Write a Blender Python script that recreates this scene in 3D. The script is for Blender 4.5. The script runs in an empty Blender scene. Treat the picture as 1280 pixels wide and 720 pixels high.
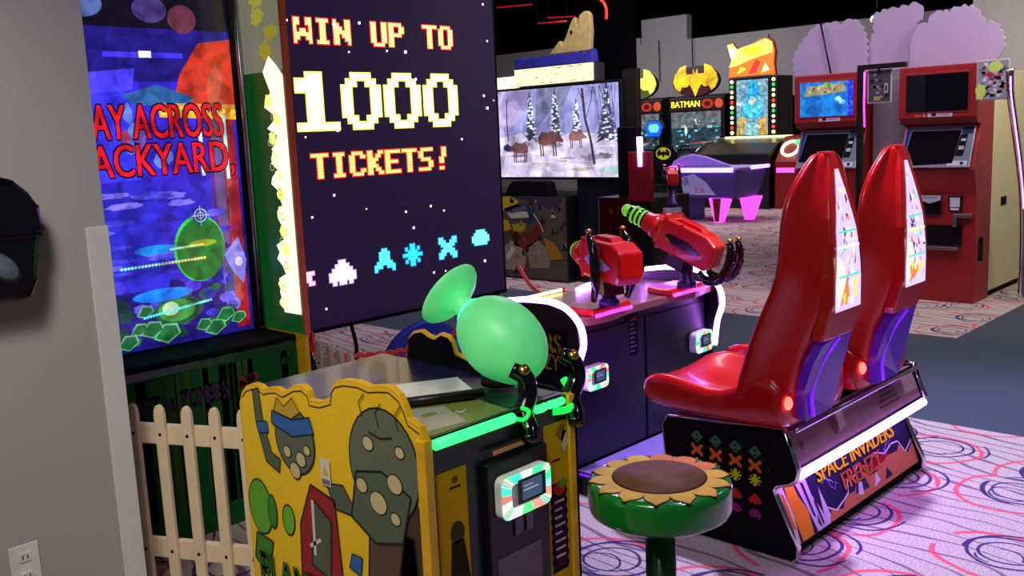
import bpy, bmesh, math, random
from mathutils import Vector, Matrix
random.seed(7)
SC = bpy.context.scene
COL = SC.collection
PI = math.pi

# ------------------------------------------------------------------ camera
YAW, PITCH, ROLL = math.radians(44.0), math.radians(9.23), math.atan(.044)
fw = Vector((math.cos(YAW), math.sin(YAW), 0)); r0 = Vector((math.sin(YAW), -math.cos(YAW), 0)); u0 = Vector((0, 0, 1))
vf = fw*math.cos(PITCH) - u0*math.sin(PITCH); vu = u0*math.cos(PITCH) + fw*math.sin(PITCH)
vr = r0*math.cos(ROLL) - vu*math.sin(ROLL); vu2 = vu*math.cos(ROLL) + r0*math.sin(ROLL)
cd = bpy.data.cameras.new('camera'); cam = bpy.data.objects.new('camera', cd); COL.objects.link(cam)
cam.matrix_world = Matrix(((vr.x, vu2.x, -vf.x, 0), (vr.y, vu2.y, -vf.y, 0), (vr.z, vu2.z, -vf.z, 1.5), (0, 0, 0, 1)))
cd.sensor_width = 36; cd.lens = 36*1200/1280; cd.clip_start = .05; cd.clip_end = 100
SC.camera = cam

# ------------------------------------------------------------------ world, lights, exposure
W = bpy.data.worlds.new('world'); SC.world = W; W.use_nodes = True
W.node_tree.nodes['Background'].inputs[0].default_value = (.36, .32, .5, 1)
W.node_tree.nodes['Background'].inputs[1].default_value = .13
SC.view_settings.view_transform = 'Standard'; SC.view_settings.look = 'None'
SC.view_settings.exposure = 0.0; SC.view_settings.gamma = 1.0
SC.view_settings.use_curve_mapping = False

def area(name, loc, tgt, size, power, col, spread=170):
    d = bpy.data.lights.new(name, 'AREA'); d.size = size; d.energy = power; d.color = col; d.spread = math.radians(spread)
    o = bpy.data.objects.new(name, d); COL.objects.link(o); o.location = loc
    o.rotation_euler = (Vector(tgt)-Vector(loc)).to_track_quat('-Z', 'Y').to_euler(); return o
def spot(name, loc, tgt, power, col, angle=60, blend=.5, rad=.08):
    d = bpy.data.lights.new(name, 'SPOT'); d.energy = power; d.color = col; d.spot_size = math.radians(angle); d.spot_blend = blend; d.shadow_soft_size = rad
    o = bpy.data.objects.new(name, d); COL.objects.link(o); o.location = loc
    o.rotation_euler = (Vector(tgt)-Vector(loc)).to_track_quat('-Z', 'Y').to_euler(); return o
spot('ceiling_spot_violet', (3.6, 1.55, 4.4), (3.9, .95, 0), 1350, (.58, .52, 1), 62, .7, .1)
spot('ceiling_spot_front', (2.4, .2, 3.6), (3.3, 1.2, .2), 90, (.72, .6, 1), 75, .8, .1)
spot('fill_spot_left', (.1, 1.4, 2.6), (.75, 2.72, .1), 95, (1, .90, .78), 90, 1, .2)  # added unseen warm spot, brightens the lower left wall
area('ceiling_panel_left', (-.4, .6, 3.0), (1.2, 2.6, .7), .8, 18, (.9, .9, 1))
spot('ceiling_spot_console', (.2, .9, 3.1), (1.5, 1.95, .6), 60, (1, .94, .84), 40, .7, .1)
area('ceiling_panel_mid', (6.0, 5.0, 3.6), (6, 5, 0), 2.0, 80, (.86, .72, 1))
area('ceiling_panel_kiosk', (6.2, 2.4, 3.7), (8.0, 2.9, 1.0), .9, 34, (.95, .82, 1))
area('ceiling_panel_walkway', (6.3, .8, 3.6), (5.8, 1.6, 0), .8, 10, (.75, .85, 1))
spot('fill_spot_hunting', (5.0, 6.7, 3.6), (7.1, 6.7, .45), 90, (1, .93, .86), 40, .6, .1)  # unseen spot added to brighten the hunting cabinet's art
area('ceiling_panel_far', (12.5, 8.5, 3.9), (14, 9, 0), 3.0, 190, (.95, .82, .95))
area('ceiling_panel_back', (15.2, 12, 4.0), (19, 12.5, 2), 3.0, 85, (.9, .92, 1))
area('ceiling_panel_cream', (7.6, 1.3, 3.0), (8.6, 2.55, .9), .6, 34, (1, .93, .75))

# ------------------------------------------------------------------ materials
def lin(c):
    return tuple(((x/255)/12.92 if x/255 <= .04045 else ((x/255+.055)/1.055)**2.4) for x in c[:3])
def mat(name, rgb, rough=.5, metal=0, emit=0, ergb=None, coat=0, noise=.12, nscale=18, bump=0, trans=0, spec=.5, samp=True):
    m = bpy.data.materials.new(name); m.use_nodes = True; nt = m.node_tree; b = nt.nodes['Principled BSDF']
    c = lin(rgb)
    tc = nt.nodes.new('ShaderNodeTexCoord'); nz = nt.nodes.new('ShaderNodeTexNoise'); nz.inputs['Scale'].default_value = nscale; nz.inputs['Detail'].default_value = 4
    nt.links.new(tc.outputs['Object'], nz.inputs['Vector'])
    rp = nt.nodes.new('ShaderNodeValToRGB'); nt.links.new(nz.outputs['Fac'], rp.inputs['Fac'])
    rp.color_ramp.elements[0].position = .3; rp.color_ramp.elements[1].position = .7
    rp.color_ramp.elements[0].color = (*[x*(1-noise) for x in c], 1); rp.color_ramp.elements[1].color = (*[min(1, x*(1+noise)) for x in c], 1)
    nt.links.new(rp.outputs['Color'], b.inputs['Base Color'])
    b.inputs['Roughness'].default_value = rough; b.inputs['Metallic'].default_value = metal
    b.inputs['Coat Weight'].default_value = coat; b.inputs['Coat Roughness'].default_value = .05
    b.inputs['Transmission Weight'].default_value = trans; b.inputs['Specular IOR Level'].default_value = spec
    if bump:
        bp = nt.nodes.new('ShaderNodeBump'); bp.inputs['Strength'].default_value = bump; bp.inputs['Distance'].default_value = .01
        nt.links.new(nz.outputs['Fac'], bp.inputs['Height']); nt.links.new(bp.outputs['Normal'], b.inputs['Normal'])
    if emit:
        b.inputs['Emission Color'].default_value = (*lin(ergb or rgb), 1); b.inputs['Emission Strength'].default_value = emit
        if not samp: m.cycles.emission_sampling = 'NONE'
    return m
def artmat(name, emit=0, rough=.35, coat=0, mottle=0, spec=.5):
    """printed or lit artwork: the picture's own colours come from the mesh"""
    m = bpy.data.materials.new(name); m.use_nodes = True; nt = m.node_tree; b = nt.nodes['Principled BSDF']
    at = nt.nodes.new('ShaderNodeVertexColor'); at.layer_name = 'Col'
    nz = nt.nodes.new('ShaderNodeTexNoise'); nz.inputs['Scale'].default_value = 60
    mx = nt.nodes.new('ShaderNodeMix'); mx.data_type = 'RGBA'; mx.blend_type = 'MULTIPLY'; mx.inputs[0].default_value = .12
    nt.links.new(at.outputs['Color'], mx.inputs[6]); nt.links.new(nz.outputs['Fac'], mx.inputs[7])
    if mottle:          # the uneven, busy texture of a moving picture
        tc = nt.nodes.new('ShaderNodeTexCoord'); n2 = nt.nodes.new('ShaderNodeTexNoise'); n2.inputs['Scale'].default_value = mottle; n2.inputs['Detail'].default_value = 6; n2.inputs['Distortion'].default_value = .6
        nt.links.new(tc.outputs['Object'], n2.inputs['Vector']); r2 = nt.nodes.new('ShaderNodeValToRGB'); nt.links.new(n2.outputs['Fac'], r2.inputs['Fac'])
        r2.color_ramp.elements[0].position = .36; r2.color_ramp.elements[1].position = .66; r2.color_ramp.elements[0].color = (.40, .36, .46, 1); r2.color_ramp.elements[1].color = (1.7, 1.6, 1.5, 1)
        m2 = nt.nodes.new('ShaderNodeMix'); m2.data_type = 'RGBA'; m2.blend_type = 'MULTIPLY'; m2.inputs[0].default_value = .8
        nt.links.new(mx.outputs[2], m2.inputs[6]); nt.links.new(r2.outputs['Color'], m2.inputs[7]); mx = m2
    b.inputs['Roughness'].default_value = rough; b.inputs['Coat Weight'].default_value = coat; b.inputs['Coat Roughness'].default_value = .04; b.inputs['Specular IOR Level'].default_value = spec
    if emit:
        b.inputs['Base Color'].default_value = (.004, .004, .006, 1)
        nt.links.new(mx.outputs[2], b.inputs['Emission Color']); b.inputs['Emission Strength'].default_value = emit
        m.cycles.emission_sampling = 'NONE'
    else: nt.links.new(mx.outputs[2], b.inputs['Base Color'])
    return m
M = {}
def defm(k, *a, **kw): M[k] = mat(k, *a, **kw)
defm('wall_paint', (168, 166, 166), .8, noise=.03, nscale=3)
defm('white_guard', (214, 214, 212), .5, noise=.03)
defm('far_wall', (176, 172, 170), .85, noise=.05, nscale=2)
defm('black_ceiling', (4, 4, 5), 1, spec=0)
defm('insert_violet', (60, 20, 120), .25, emit=.16, ergb=(110, 30, 220))
defm('dim_red_tube', (200, 20, 30), .4, emit=.8)
defm('duct', (34, 34, 40), .6)
defm('black_paint', (12, 12, 15), .4, spec=.4)
defm('black_gloss', (8, 8, 11), .15, coat=.4)
defm('black_matte', (7, 7, 9), .8, spec=.15)
defm('navy', (13, 15, 26), .35)
defm('green_black', (14, 30, 28), .35)
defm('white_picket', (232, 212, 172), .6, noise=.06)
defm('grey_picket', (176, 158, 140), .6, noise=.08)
defm('yellow_trim', (236, 182, 24), .4)
defm('steel', (170, 172, 176), .3, 1)
defm('chrome', (225, 225, 230), .08, 1)
defm('brass', (200, 160, 80), .3, 1)
defm('red_plastic', (196, 16, 12), .28, coat=.35, noise=.05, nscale=5)
defm('red_gun', (214, 22, 16), .3, coat=.3, noise=.06)
defm('red_dark', (120, 16, 16), .4)
defm('kiosk_red', (150, 22, 26), .45, noise=.05)
defm('kiosk_shade', (120, 20, 32), .5)
defm('cream', (226, 214, 168), .5, noise=.03, nscale=4)
defm('green_enamel', (14, 130, 40), .22, coat=.6, noise=.1)
defm('green_post', (8, 74, 24), .3, coat=.3)
defm('grass_green', (60, 120, 30), .6)
defm('petal_yellow', (232, 176, 22), .5, noise=.15)
defm('petal_orange', (214, 112, 24), .5, noise=.15)
defm('seed_brown', (112, 66, 30), .6, noise=.25, nscale=30)
defm('ink', (24, 14, 8), .6)
defm('lime_tip', (120, 220, 60), .35, emit=.5)
defm('green_ball', (130, 230, 155), .4, emit=.30, ergb=(70, 240, 125))
defm('green_led', (30, 255, 90), .4, emit=3.2, ergb=(40, 255, 95))
defm('under_glow', (150, 50, 255), .4, emit=9, ergb=(140, 40, 255))
defm('green_led_soft', (20, 200, 80), .4, emit=1.1, ergb=(30, 230, 80))
defm('teal_led', (60, 255, 190), .4, emit=2.2)
defm('violet_led', (226, 170, 255), .4, emit=20.0, ergb=(190, 110, 255))
defm('violet_led_far', (220, 130, 255), .4, emit=3.5)
defm('purple_glow', (120, 40, 220), .35, emit=.9, ergb=(120, 30, 230))
defm('pink_glow', (240, 100, 240), .4, emit=1.3, ergb=(235, 80, 240))
defm('red_lamp', (255, 60, 50), .4, emit=6, ergb=(255, 70, 60))
defm('red_neon', (255, 40, 30), .4, emit=3)
defm('warm_lamp', (255, 226, 120), .4, emit=9)
defm('lit_trim', (255, 255, 190), .5, emit=2.2, ergb=(250, 246, 170))
defm('led_black', (30, 22, 44), .5, emit=.035, ergb=(140, 90, 210), samp=False)
defm('screen_black', (6, 7, 10), .12, coat=.5)
defm('purple_steel', (66, 46, 118), .35, .4)
defm('tread_violet', (130, 110, 180), .4)
defm('bench_metal', (136, 110, 100), .4)
defm('deck_wood', (150, 100, 86), .4, coat=.2)
defm('chain_red', (226, 62, 40), .45)
defm('blue_disc', (30, 50, 190), .4)
defm('blue_ring', (50, 80, 220), .4)
defm('orange_print', (206, 96, 40), .5)
defm('lavender_board', (172, 152, 184), .6, noise=.05, nscale=2)
defm('clear_plate', (200, 200, 205), .2)
defm('smoked_lens', (84, 92, 104), .35)
defm('hockey_violet', (70, 50, 140), .3)
defm('hockey_top', (150, 120, 210), .25)
defm('outlet_white', (222, 220, 216), .4)
defm('beige_fin', (206, 186, 106), .6)
defm('blue_wave', (60, 62, 170), .5)
defm('grey_panel', (120, 108, 116), .5)
defm('dark_wood', (44, 36, 34), .5)
M['art_print'] = artmat('art_print', rough=.6, spec=.03); M['art_gloss'] = artmat('art_gloss', rough=.28, coat=.08, spec=.35)
M['art_led'] = artmat('art_led', 3.2); M['art_screen'] = artmat('art_screen', 1.3, rough=.3, coat=1, mottle=13); M['art_soft'] = artmat('art_soft', .55)
M['art_tv'] = artmat('art_tv', 1.25, rough=.3, coat=.5, mottle=5); M['art_glow'] = artmat('art_glow', 2.6); M['art_bright'] = artmat('art_bright', 1.5); M['art_backlit'] = artmat('art_backlit', 1.5)

# carpet with strokes, rings and streaks
def carpet():
    m = bpy.data.materials.new('swirl_carpet'); m.use_nodes = True; nt = m.node_tree; N = nt.nodes; L = nt.links; b = N['Principled BSDF']
    b.inputs['Roughness'].default_value = .95; b.inputs['Specular IOR Level'].default_value = .1
    tc = N.new('ShaderNodeTexCoord')
    def math_(op, a, c=None, d=None):
        n = N.new('ShaderNodeMath'); n.operation = op
        for i, v in enumerate((a, c, d)):
            if v is None: continue
            if isinstance(v, (int, float)): n.inputs[i].default_value = v
            else: L.new(v, n.inputs[i])
        return n.outputs[0]
    nz = N.new('ShaderNodeTexNoise'); nz.inputs['Scale'].default_value = 3.0; nz.inputs['Detail'].default_value = 1; L.new(tc.outputs['Object'], nz.inputs['Vector'])
    def vor(scale, off, rnd, warp):
        mp = N.new('ShaderNodeMapping'); mp.inputs['Location'].default_value = off; L.new(tc.outputs['Object'], mp.inputs['Vector'])
        va = N.new('ShaderNodeVectorMath'); va.operation = 'MULTIPLY_ADD'; L.new(nz.outputs['Color'], va.inputs[0]); va.inputs[1].default_value = (warp, warp, 0); L.new(mp.outputs[0], va.inputs[2])
        v = N.new('ShaderNodeTexVoronoi'); v.voronoi_dimensions = '2D'; v.inputs['Scale'].default_value = scale; v.inputs['Randomness'].default_value = rnd; L.new(va.outputs[0], v.inputs['Vector'])
        return v
    def band(d, c, w): return math_('LESS_THAN', math_('ABSOLUTE', math_('SUBTRACT', d, c)), w)
    def gate(scale, off, th):
        mp = N.new('ShaderNodeMapping'); mp.inputs['Location'].default_value = off; L.new(tc.outputs['Object'], mp.inputs['Vector'])
        n = N.new('ShaderNodeTexNoise'); n.inputs['Scale'].default_value = scale; L.new(mp.outputs[0], n.inputs['Vector'])
        return math_('GREATER_THAN', n.outputs['Fac'], th)
    v1 = vor(2.1, (0, 0, 0), .5, .06); v2 = vor(2.1, (.035, -.03, 0), .5, .08); v3 = vor(2.1, (-.02, .025, 0), .5, .08)
    r = math_('MULTIPLY', band(v1.outputs['Distance'], .29, .014), gate(3, (3, 1, 0), .40))
    r = math_('MAXIMUM', r, math_('MULTIPLY', band(v3.outputs['Distance'], .345, .012), gate(3, (7, 4, 0), .46)))
    r = math_('MAXIMUM', r, band(v1.outputs['Distance'], .20, .011))
    r = math_('MAXIMUM', r, math_('MULTIPLY', band(v2.outputs['Distance'], .155, .008), gate(4, (1, 9, 0), .45)))
    p = math_('MULTIPLY', band(v2.outputs['Distance'], .42, .020), gate(2.4, (5, 2, 0), .42))
    # streaks running along Y
    mp = N.new('ShaderNodeMapping'); mp.inputs['Scale'].default_value = (2.2, .7, 1); mp.inputs['Rotation'].default_value = (0, 0, .12); L.new(tc.outputs['Object'], mp.inputs['Vector'])
    n2 = N.new('ShaderNodeTexNoise'); n2.inputs['Scale'].default_value = 1.5; n2.inputs['Detail'].default_value = 2; L.new(mp.outputs[0], n2.inputs['Vector'])
    sx_ = N.new('ShaderNodeSeparateXYZ'); L.new(tc.outputs['Object'], sx_.inputs[0])
    xx = math_('ADD', math_('MULTIPLY', sx_.outputs['X'], 11.5), math_('MULTIPLY', sx_.outputs['Y'], -1.5))
    s = math_('FRACT', math_('ADD', xx, math_('MULTIPLY', n2.outputs['Fac'], 4.0))); s = math_('LESS_THAN', s, math_('MULTIPLY', n2.outputs['Fac'], .30))
    n3 = N.new('ShaderNodeTexNoise'); n3.inputs['Scale'].default_value = 120; L.new(tc.outputs['Object'], n3.inputs['Vector'])
    rp = N.new('ShaderNodeValToRGB'); rp.color_ramp.elements[0].color = (.36, .29, .25, 1); rp.color_ramp.elements[1].color = (.62, .53, .47, 1); rp.color_ramp.elements[0].position = .3; rp.color_ramp.elements[1].position = .7
    L.new(n3.outputs['Fac'], rp.inputs['Fac'])
    def mix(f, c1, c2):
        n = N.new('ShaderNodeMix'); n.data_type = 'RGBA'; L.new(f, n.inputs[0]); L.new(c1, n.inputs[6]); n.inputs[7].default_value = (*c2, 1); return n.outputs[2]
    c = mix(math_('MULTIPLY', s, .75), rp.outputs['Color'], (.10, .05, .09))
    c = mix(math_('MULTIPLY', p, .85), c, (.72, .06, .10))
    c = mix(math_('MULTIPLY', r, .95), c, (.035, .02, .11))
    L.new(c, b.inputs['Base Color']); return m
M['carpet'] = carpet()
defm('walk_carpet', (70, 78, 88), .95, noise=.2, nscale=160, spec=.1)

# ------------------------------------------------------------------ mesh helpers
class MB:
    def __init__(s): s.v = []; s.f = []; s.c = []; s.sm = []
    def add(s, vs, fs, smooth=False, col=None):
        k = len(s.v); s.v += [tuple(v) for v in vs]; s.f += [tuple(i+k for i in f) for f in fs]; s.sm += [smooth]*len(fs); s.c += [col]*len(fs); return s
    def box(s, x0, x1, y0, y1, z0, z1, col=None):
        vs = [(x, y, z) for z in (z0, z1) for y in (y0, y1) for x in (x0, x1)]
        return s.add(vs, [(0, 2, 3, 1), (4, 5, 7, 6), (0, 1, 5, 4), (2, 6, 7, 3), (0, 4, 6, 2), (1, 3, 7, 5)], col=col)
    def rbox(s, x0, x1, y0, y1, z0, z1, r=.01, n=3):
        """box with its corners rounded in plan"""
        pts = []
        for cx, cy, a0 in ((x1-r, y1-r, 0), (x0+r, y1-r, 90), (x0+r, y0+r, 180), (x1-r, y0+r, 270)):
            for i in range(n+1):
                a = math.radians(a0+90*i/n); pts.append((cx+r*math.cos(a), cy+r*math.sin(a)))
        return s.prism(pts, 'z', z0, z1)
    def prism(s, pts, ax, a, b):
        f = {'x': lambda p, t: (t, p[0], p[1]), 'y': lambda p, t: (p[0], t, p[1]), 'z': lambda p, t: (p[0], p[1], t)}[ax]
        n = len(pts); vs = [f(p, a) for p in pts]+[f(p, b) for p in pts]
        return s.add(vs, [tuple(range(n)), tuple(range(2*n-1, n-1, -1))]+[(i, (i+1) % n, n+(i+1) % n, n+i) for i in range(n)])
    def tube(s, pts, r, n=8, cap=True, closed=False, sx=1.0):
        P = [Vector(p) for p in pts]; vs = []; fs = []; m = len(P); up = Vector((0, 0, 1)); rs = r if isinstance(r, (list, tuple)) else [r]*m
        prev = None
        for i, p in enumerate(P):
            if closed: t = (P[(i+1) % m]-P[i-1]).normalized()
            else: t = (P[min(i+1, m-1)]-P[max(i-1, 0)]).normalized()
            a = (up if abs(t.z) < .95 else Vector((1, 0, 0))).cross(t).normalized() if prev is None else (prev-t*prev.dot(t)).normalized()
            prev = a; b2 = t.cross(a)
            for k in range(n):
                an = 2*PI*k/n; vs.append(p+a*math.cos(an)*rs[i]*sx+b2*math.sin(an)*rs[i])
        for i in range(m if closed else m-1):
            j = (i+1) % m
            for k in range(n): fs.append((i*n+k, i*n+(k+1) % n, j*n+(k+1) % n, j*n+k))
        if cap and not closed: fs += [tuple(range(n-1, -1, -1)), tuple(range((m-1)*n, m*n))]
        return s.add(vs, fs, True)
    def lathe(s, prof, c=(0, 0, 0), axis=(0, 0, 1), n=24, sq=(1, 1)):
        ax = Vector(axis).normalized(); a = ax.orthogonal().normalized() if abs(ax.z) < .999 else Vector((1, 0, 0)); b2 = ax.cross(a); c = Vector(c); vs = []; fs = []
        for r, h in prof:
            for k in range(n):
                an = 2*PI*k/n; vs.append(c+ax*h+a*math.cos(an)*r*sq[0]+b2*math.sin(an)*r*sq[1])
        for i in range(len(prof)-1):
            for k in range(n): fs.append((i*n+k, i*n+(k+1) % n, (i+1)*n+(k+1) % n, (i+1)*n+k))
        fs += [tuple(range(n-1, -1, -1)), tuple(range((len(prof)-1)*n, len(prof)*n))]
        return s.add(vs, fs, True)
    def ball(s, c, rx, ry=None, rz=None, n=20, rot=None):
        ry = ry or rx; rz = rz or rx; vs = []; fs = []; m = n//2
        for i in range(m+1):
            th = PI*i/m
            for k in range(n):
                v = Vector((rx*math.sin(th)*math.cos(2*PI*k/n), ry*math.sin(th)*math.sin(2*PI*k/n), rz*math.cos(th)))
                if rot: v = rot @ v
                vs.append(Vector(c)+v)
        for i in range(m):
            for k in range(n): fs.append((i*n+k, i*n+(k+1) % n, (i+1)*n+(k+1) % n, (i+1)*n+k))
        return s.add(vs, fs, True)
    def loft(s, secs, smooth=True):
        n = len(secs[0]); vs = [v for q in secs for v in q]; fs = []
        for i in range(len(secs)-1):
            for k in range(n): fs.append((i*n+k, i*n+(k+1) % n, (i+1)*n+(k+1) % n, (i+1)*n+k))
        fs += [tuple(range(n-1, -1, -1)), tuple(range((len(secs)-1)*n, len(secs)*n))]
        return s.add(vs, fs, smooth)
    def build(s, name, material, parent=None, bevel=0, subd=0, label=None, merge=False, seg=2):
        me = bpy.data.meshes.new(name); me.from_pydata([Vector(v) for v in s.v], [], s.f)
        if any(c is not None for c in s.c):
            at = me.color_attributes.new('Col', 'FLOAT_COLOR', 'CORNER')
            for p, c in zip(me.polygons, s.c):
                cc = (*lin(c or (0, 0, 0)), 1)
                for li in p.loop_indices: at.data[li].color = cc
            for p, q in zip(me.polygons, s.sm): p.use_smooth = q
        else:
            for p, q in zip(me.polygons, s.sm): p.use_smooth = q
            bm = bmesh.new(); bm.from_mesh(me)
            if merge: bmesh.ops.remove_doubles(bm, verts=bm.verts, dist=1e-5)
            bmesh.ops.recalc_face_normals(bm, faces=bm.faces); bm.to_mesh(me); bm.free()
        me.materials.append(M[material] if isinstance(material, str) else material)
        o = bpy.data.objects.new(name, me); COL.objects.link(o)
        if parent is not None:
            top = parent
            while top.parent: top = top.parent
            if not top.get('_local'):
                me.transform(Matrix.Translation(-top.location))
            o.parent = parent
        if bevel:
            b = o.modifiers.new('bevel', 'BEVEL'); b.width = bevel; b.segments = seg; b.limit_method = 'ANGLE'; b.angle_limit = math.radians(40)
        if subd:
            b = o.modifiers.new('subd', 'SUBSURF'); b.levels = subd; b.render_levels = subd
        if label: o['label'] = label
        return o
_tc = {}
def textmesh(t):
    if t not in _tc:
        c = bpy.data.curves.new('tmp', 'FONT'); c.body = t; c.size = 1; c.resolution_u = 3
        o = bpy.data.objects.new('tmp', c); COL.objects.link(o)
        me = bpy.data.meshes.new_from_object(o, depsgraph=bpy.context.evaluated_depsgraph_get())
        vs = [v.co.copy() for v in me.vertices]; fs = [tuple(p.vertices) for p in me.polygons]
        bpy.data.objects.remove(o); bpy.data.curves.remove(c); bpy.data.meshes.remove(me)
        x0 = min(v.x for v in vs); x1 = max(v.x for v in vs); y0 = min(v.y for v in vs); y1 = max(v.y for v in vs)
        _tc[t] = ([((v.x-x0)/(x1-x0), (v.y-y0)/(y1-y0)) for v in vs], fs)
    return _tc[t]
class Art(MB):
    """flat printed picture in the plane o + a*u + b*v, layers stacked a hair apart along n"""
    def __init__(s, o, u, v, n, eps=.0006):
        super().__init__(); s.o = Vector(o); s.u = Vector(u); s.w = Vector(v); s.n = Vector(n); s.e = eps; s.k = 1
    def P(s, a, b, k): return s.o+s.u*a+s.w*b+s.n*(s.e*k)
    def poly(s, pts, col, k=1): return s.add([s.P(a, b, k) for a, b in pts], [tuple(range(len(pts)))], col=col)
    def rect(s, x0, x1, y0, y1, col, k=0): return s.poly([(x0, y0), (x1, y0), (x1, y1), (x0, y1)], col, k)
    def ell(s, cx, cy, rx, ry, col, k=1, rot=0, n=18, jag=0):
        pts = []
        for i in range(n):
            a = 2*PI*i/n; q = 1+(random.uniform(-jag, jag) if jag else 0); x = rx*q*math.cos(a); y = ry*q*math.sin(a)
            pts.append((cx+x*math.cos(rot)-y*math.sin(rot), cy+x*math.sin(rot)+y*math.cos(rot)))
        return s.poly(pts, col, k)
    def line(s, pts, w, col, k=2):
        for (a, b), (c, d) in zip(pts[:-1], pts[1:]):
            L = math.hypot(c-a, d-b) or 1; nx = -(d-b)/L*w/2; ny = (c-a)/L*w/2
            s.poly([(a+nx, b+ny), (c+nx, d+ny), (c-nx, d-ny), (a-nx, b-ny)], col, k)
        return s
    def ring(s, cx, cy, r, w, col, k=2, n=24, a0=0, a1=2*PI):
        pts = [(cx+r*math.cos(a0+(a1-a0)*i/n), cy+r*math.sin(a0+(a1-a0)*i/n)) for i in range(n+1)]; return s.line(pts, w, col, k)
    def text(s, t, x0, x1, y0, y1, col, k=3, shear=0, slope=0):
        vs, fs = textmesh(t)
        return s.add([s.P(x0+a*(x1-x0)+shear*b*(y1-y0), y0+b*(y1-y0)+slope*a*(x1-x0), k) for a, b in vs], fs, col=col)
    def bits(s, rows, x, y, px, col, k=2, grow=0):
        for j, r in enumerate(rows):
            i = 0
            while i < len(r):
                if r[i] == '#':
                    e = i
                    while e < len(r) and r[e] == '#': e += 1
                    s.rect(x+i*px-grow, x+e*px+grow, y-(j+1)*px-grow, y-j*px+grow, col, k); i = e
                else: i += 1
        return s
def thing(name, label, cat, loc, group=None):
    o = bpy.data.objects.new(name, None); COL.objects.link(o); o.location = loc; o.empty_display_size = .1
    o['label'] = label; o['category'] = cat
    if group: o['group'] = group
    return o
def tag(o, label, cat, group=None, kind=None):
    o['label'] = label; o['category'] = cat
    if group: o['group'] = group
    if kind: o['kind'] = kind
    return o
def struct(name, mb, material, **kw):
    o = mb.build(name, material, **kw); o['kind'] = 'structure'; return o
def copy_tree(o, parent=None):
    c = o.copy(); COL.objects.link(c); c.parent = parent
    for ch in list(o.children): copy_tree(ch, c)
    return c
def box(x0, x1, y0, y1, z0, z1): return MB().box(x0, x1, y0, y1, z0, z1)
def arc(c, r, a0, a1, n=8): return [(c[0]+r*math.cos(math.radians(a0+(a1-a0)*i/n)), c[1]+r*math.sin(math.radians(a0+(a1-a0)*i/n))) for i in range(n+1)]
def smooth_path(pts, n=6):
    P = [Vector(p) for p in pts]; P = [P[0]*2-P[1]]+P+[P[-1]*2-P[-2]]; out = []
    for i in range(1, len(P)-2):
        for k in range(n):
            t = k/n; a, b, c, d = P[i-1], P[i], P[i+1], P[i+2]
            out.append(.5*((2*b)+(c-a)*t+(2*a-5*b+4*c-d)*t*t+(3*b-a-3*c+d)*t**3))
    out.append(P[-2]); return out
def bumps(x0, x1, z, h, n, seed=1):
    """a cloud-like run of lobes from x0 to x1 above z"""
    rr = random.Random(seed); pts = []
    for i in range(n):
        c = x0+(x1-x0)*(i+.5)/n; w = abs(x1-x0)/n*.56; hh = h*(1+rr.uniform(-.25, .25)); s = 1 if x1 > x0 else -1
        for k in range(7):
            a = PI*(1-k/6); pts.append((c+s*w*math.cos(a), z+hh*math.sin(a)))
    return pts
# ================================================================== SETTING
fl = MB(); xs = [-3, 4.70, 6.60, 21]; ys = [-4, 2.24, 20]
for i in range(3):
    for j in range(2):
        fl.add([(xs[i], ys[j], 0), (xs[i+1], ys[j], 0), (xs[i+1], ys[j+1], 0), (xs[i], ys[j+1], 0)], [(0, 1, 2, 3)])
fo = struct('floor', fl, 'carpet'); fo.data.materials.append(M['walk_carpet'])
for p in fo.data.polygons:
    c = p.center
    if (4.7 < c.x < 6.6) or (c.x > 4.7 and c.y < 2.24): p.material_index = 1
struct('ceiling', box(-3, 21, -4, 20, 4.6, 4.7), 'black_ceiling')
struct('wall_left', box(-2.2, 1.166, 2.72, 2.86, 0, 4.6), 'wall_paint')
g = MB().box(1.108, 1.168, 2.714, 2.72, 0, 1.288).box(1.166, 1.172, 2.714, 2.78, 0, 1.288)
struct('trim_1', g, 'white_guard', bevel=.002)
struct('wall_back', MB().box(19, 19.2, 3.2, 13.8, 0, 3.40).box(19, 19.2, 12.5, 13.75, 3.40, 3.95).box(19, 19.2, 13.8, 20, 0, 3.55), 'far_wall')
struct('trim_2', box(19.2, 19.4, 3, 20, 0, 4.6), 'black_ceiling')
struct('wall_right', box(9.35, 9.5, -1, 3.12, 0, 4.6), 'far_wall')
struct('wall_end', box(6, 19.2, 19.5, 19.7, 0, 4.6), 'far_wall')
struct('trim_3', box(9.0, 9.10, 6.66, 7.20, 0, 4.6), 'black_matte')

# outlet and wall fixture
t = thing('electrical_outlet', 'white duplex electrical outlet low on the grey left wall', 'outlet', (.842, 2.72, .38))
MB().box(.803, .88, 2.714, 2.7195, .318, .443).build('faceplate', 'outlet_white', t, bevel=.002)
for z in (.352, .408):
    r = MB().box(.826, .858, 2.711, 2.7145, z-.014, z+.014).build('receptacle', 'outlet_white', t, bevel=.003)
    for x in (.834, .847): MB().box(x, x+.003, 2.7105, 2.7115, z-.006, z+.006).build('slot', 'black_matte', r)
t = thing('wall_speaker', 'black moulded wall-mounted fixture with a grey oval lens at the left edge', 'wall fixture', (.84, 2.72, 1.14))
pts = [(.74, 1.12), (.915, 1.12), (.94, 1.17), (.95, 1.24), (.965, 1.30), (.962, 1.36), (.94, 1.40), (.905, 1.435), (.86, 1.45), (.76, 1.45)]
MB().prism(pts, 'y', 2.62, 2.7195).build('housing', 'black_gloss', t, bevel=.02, seg=3)
MB().lathe([(.0, .012), (.035, .010), (.05, 0)], (.852, 2.62, 1.215), (0, -1, 0), 20, (.62, 1)).build('lens', 'smoked_lens', t)
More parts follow.
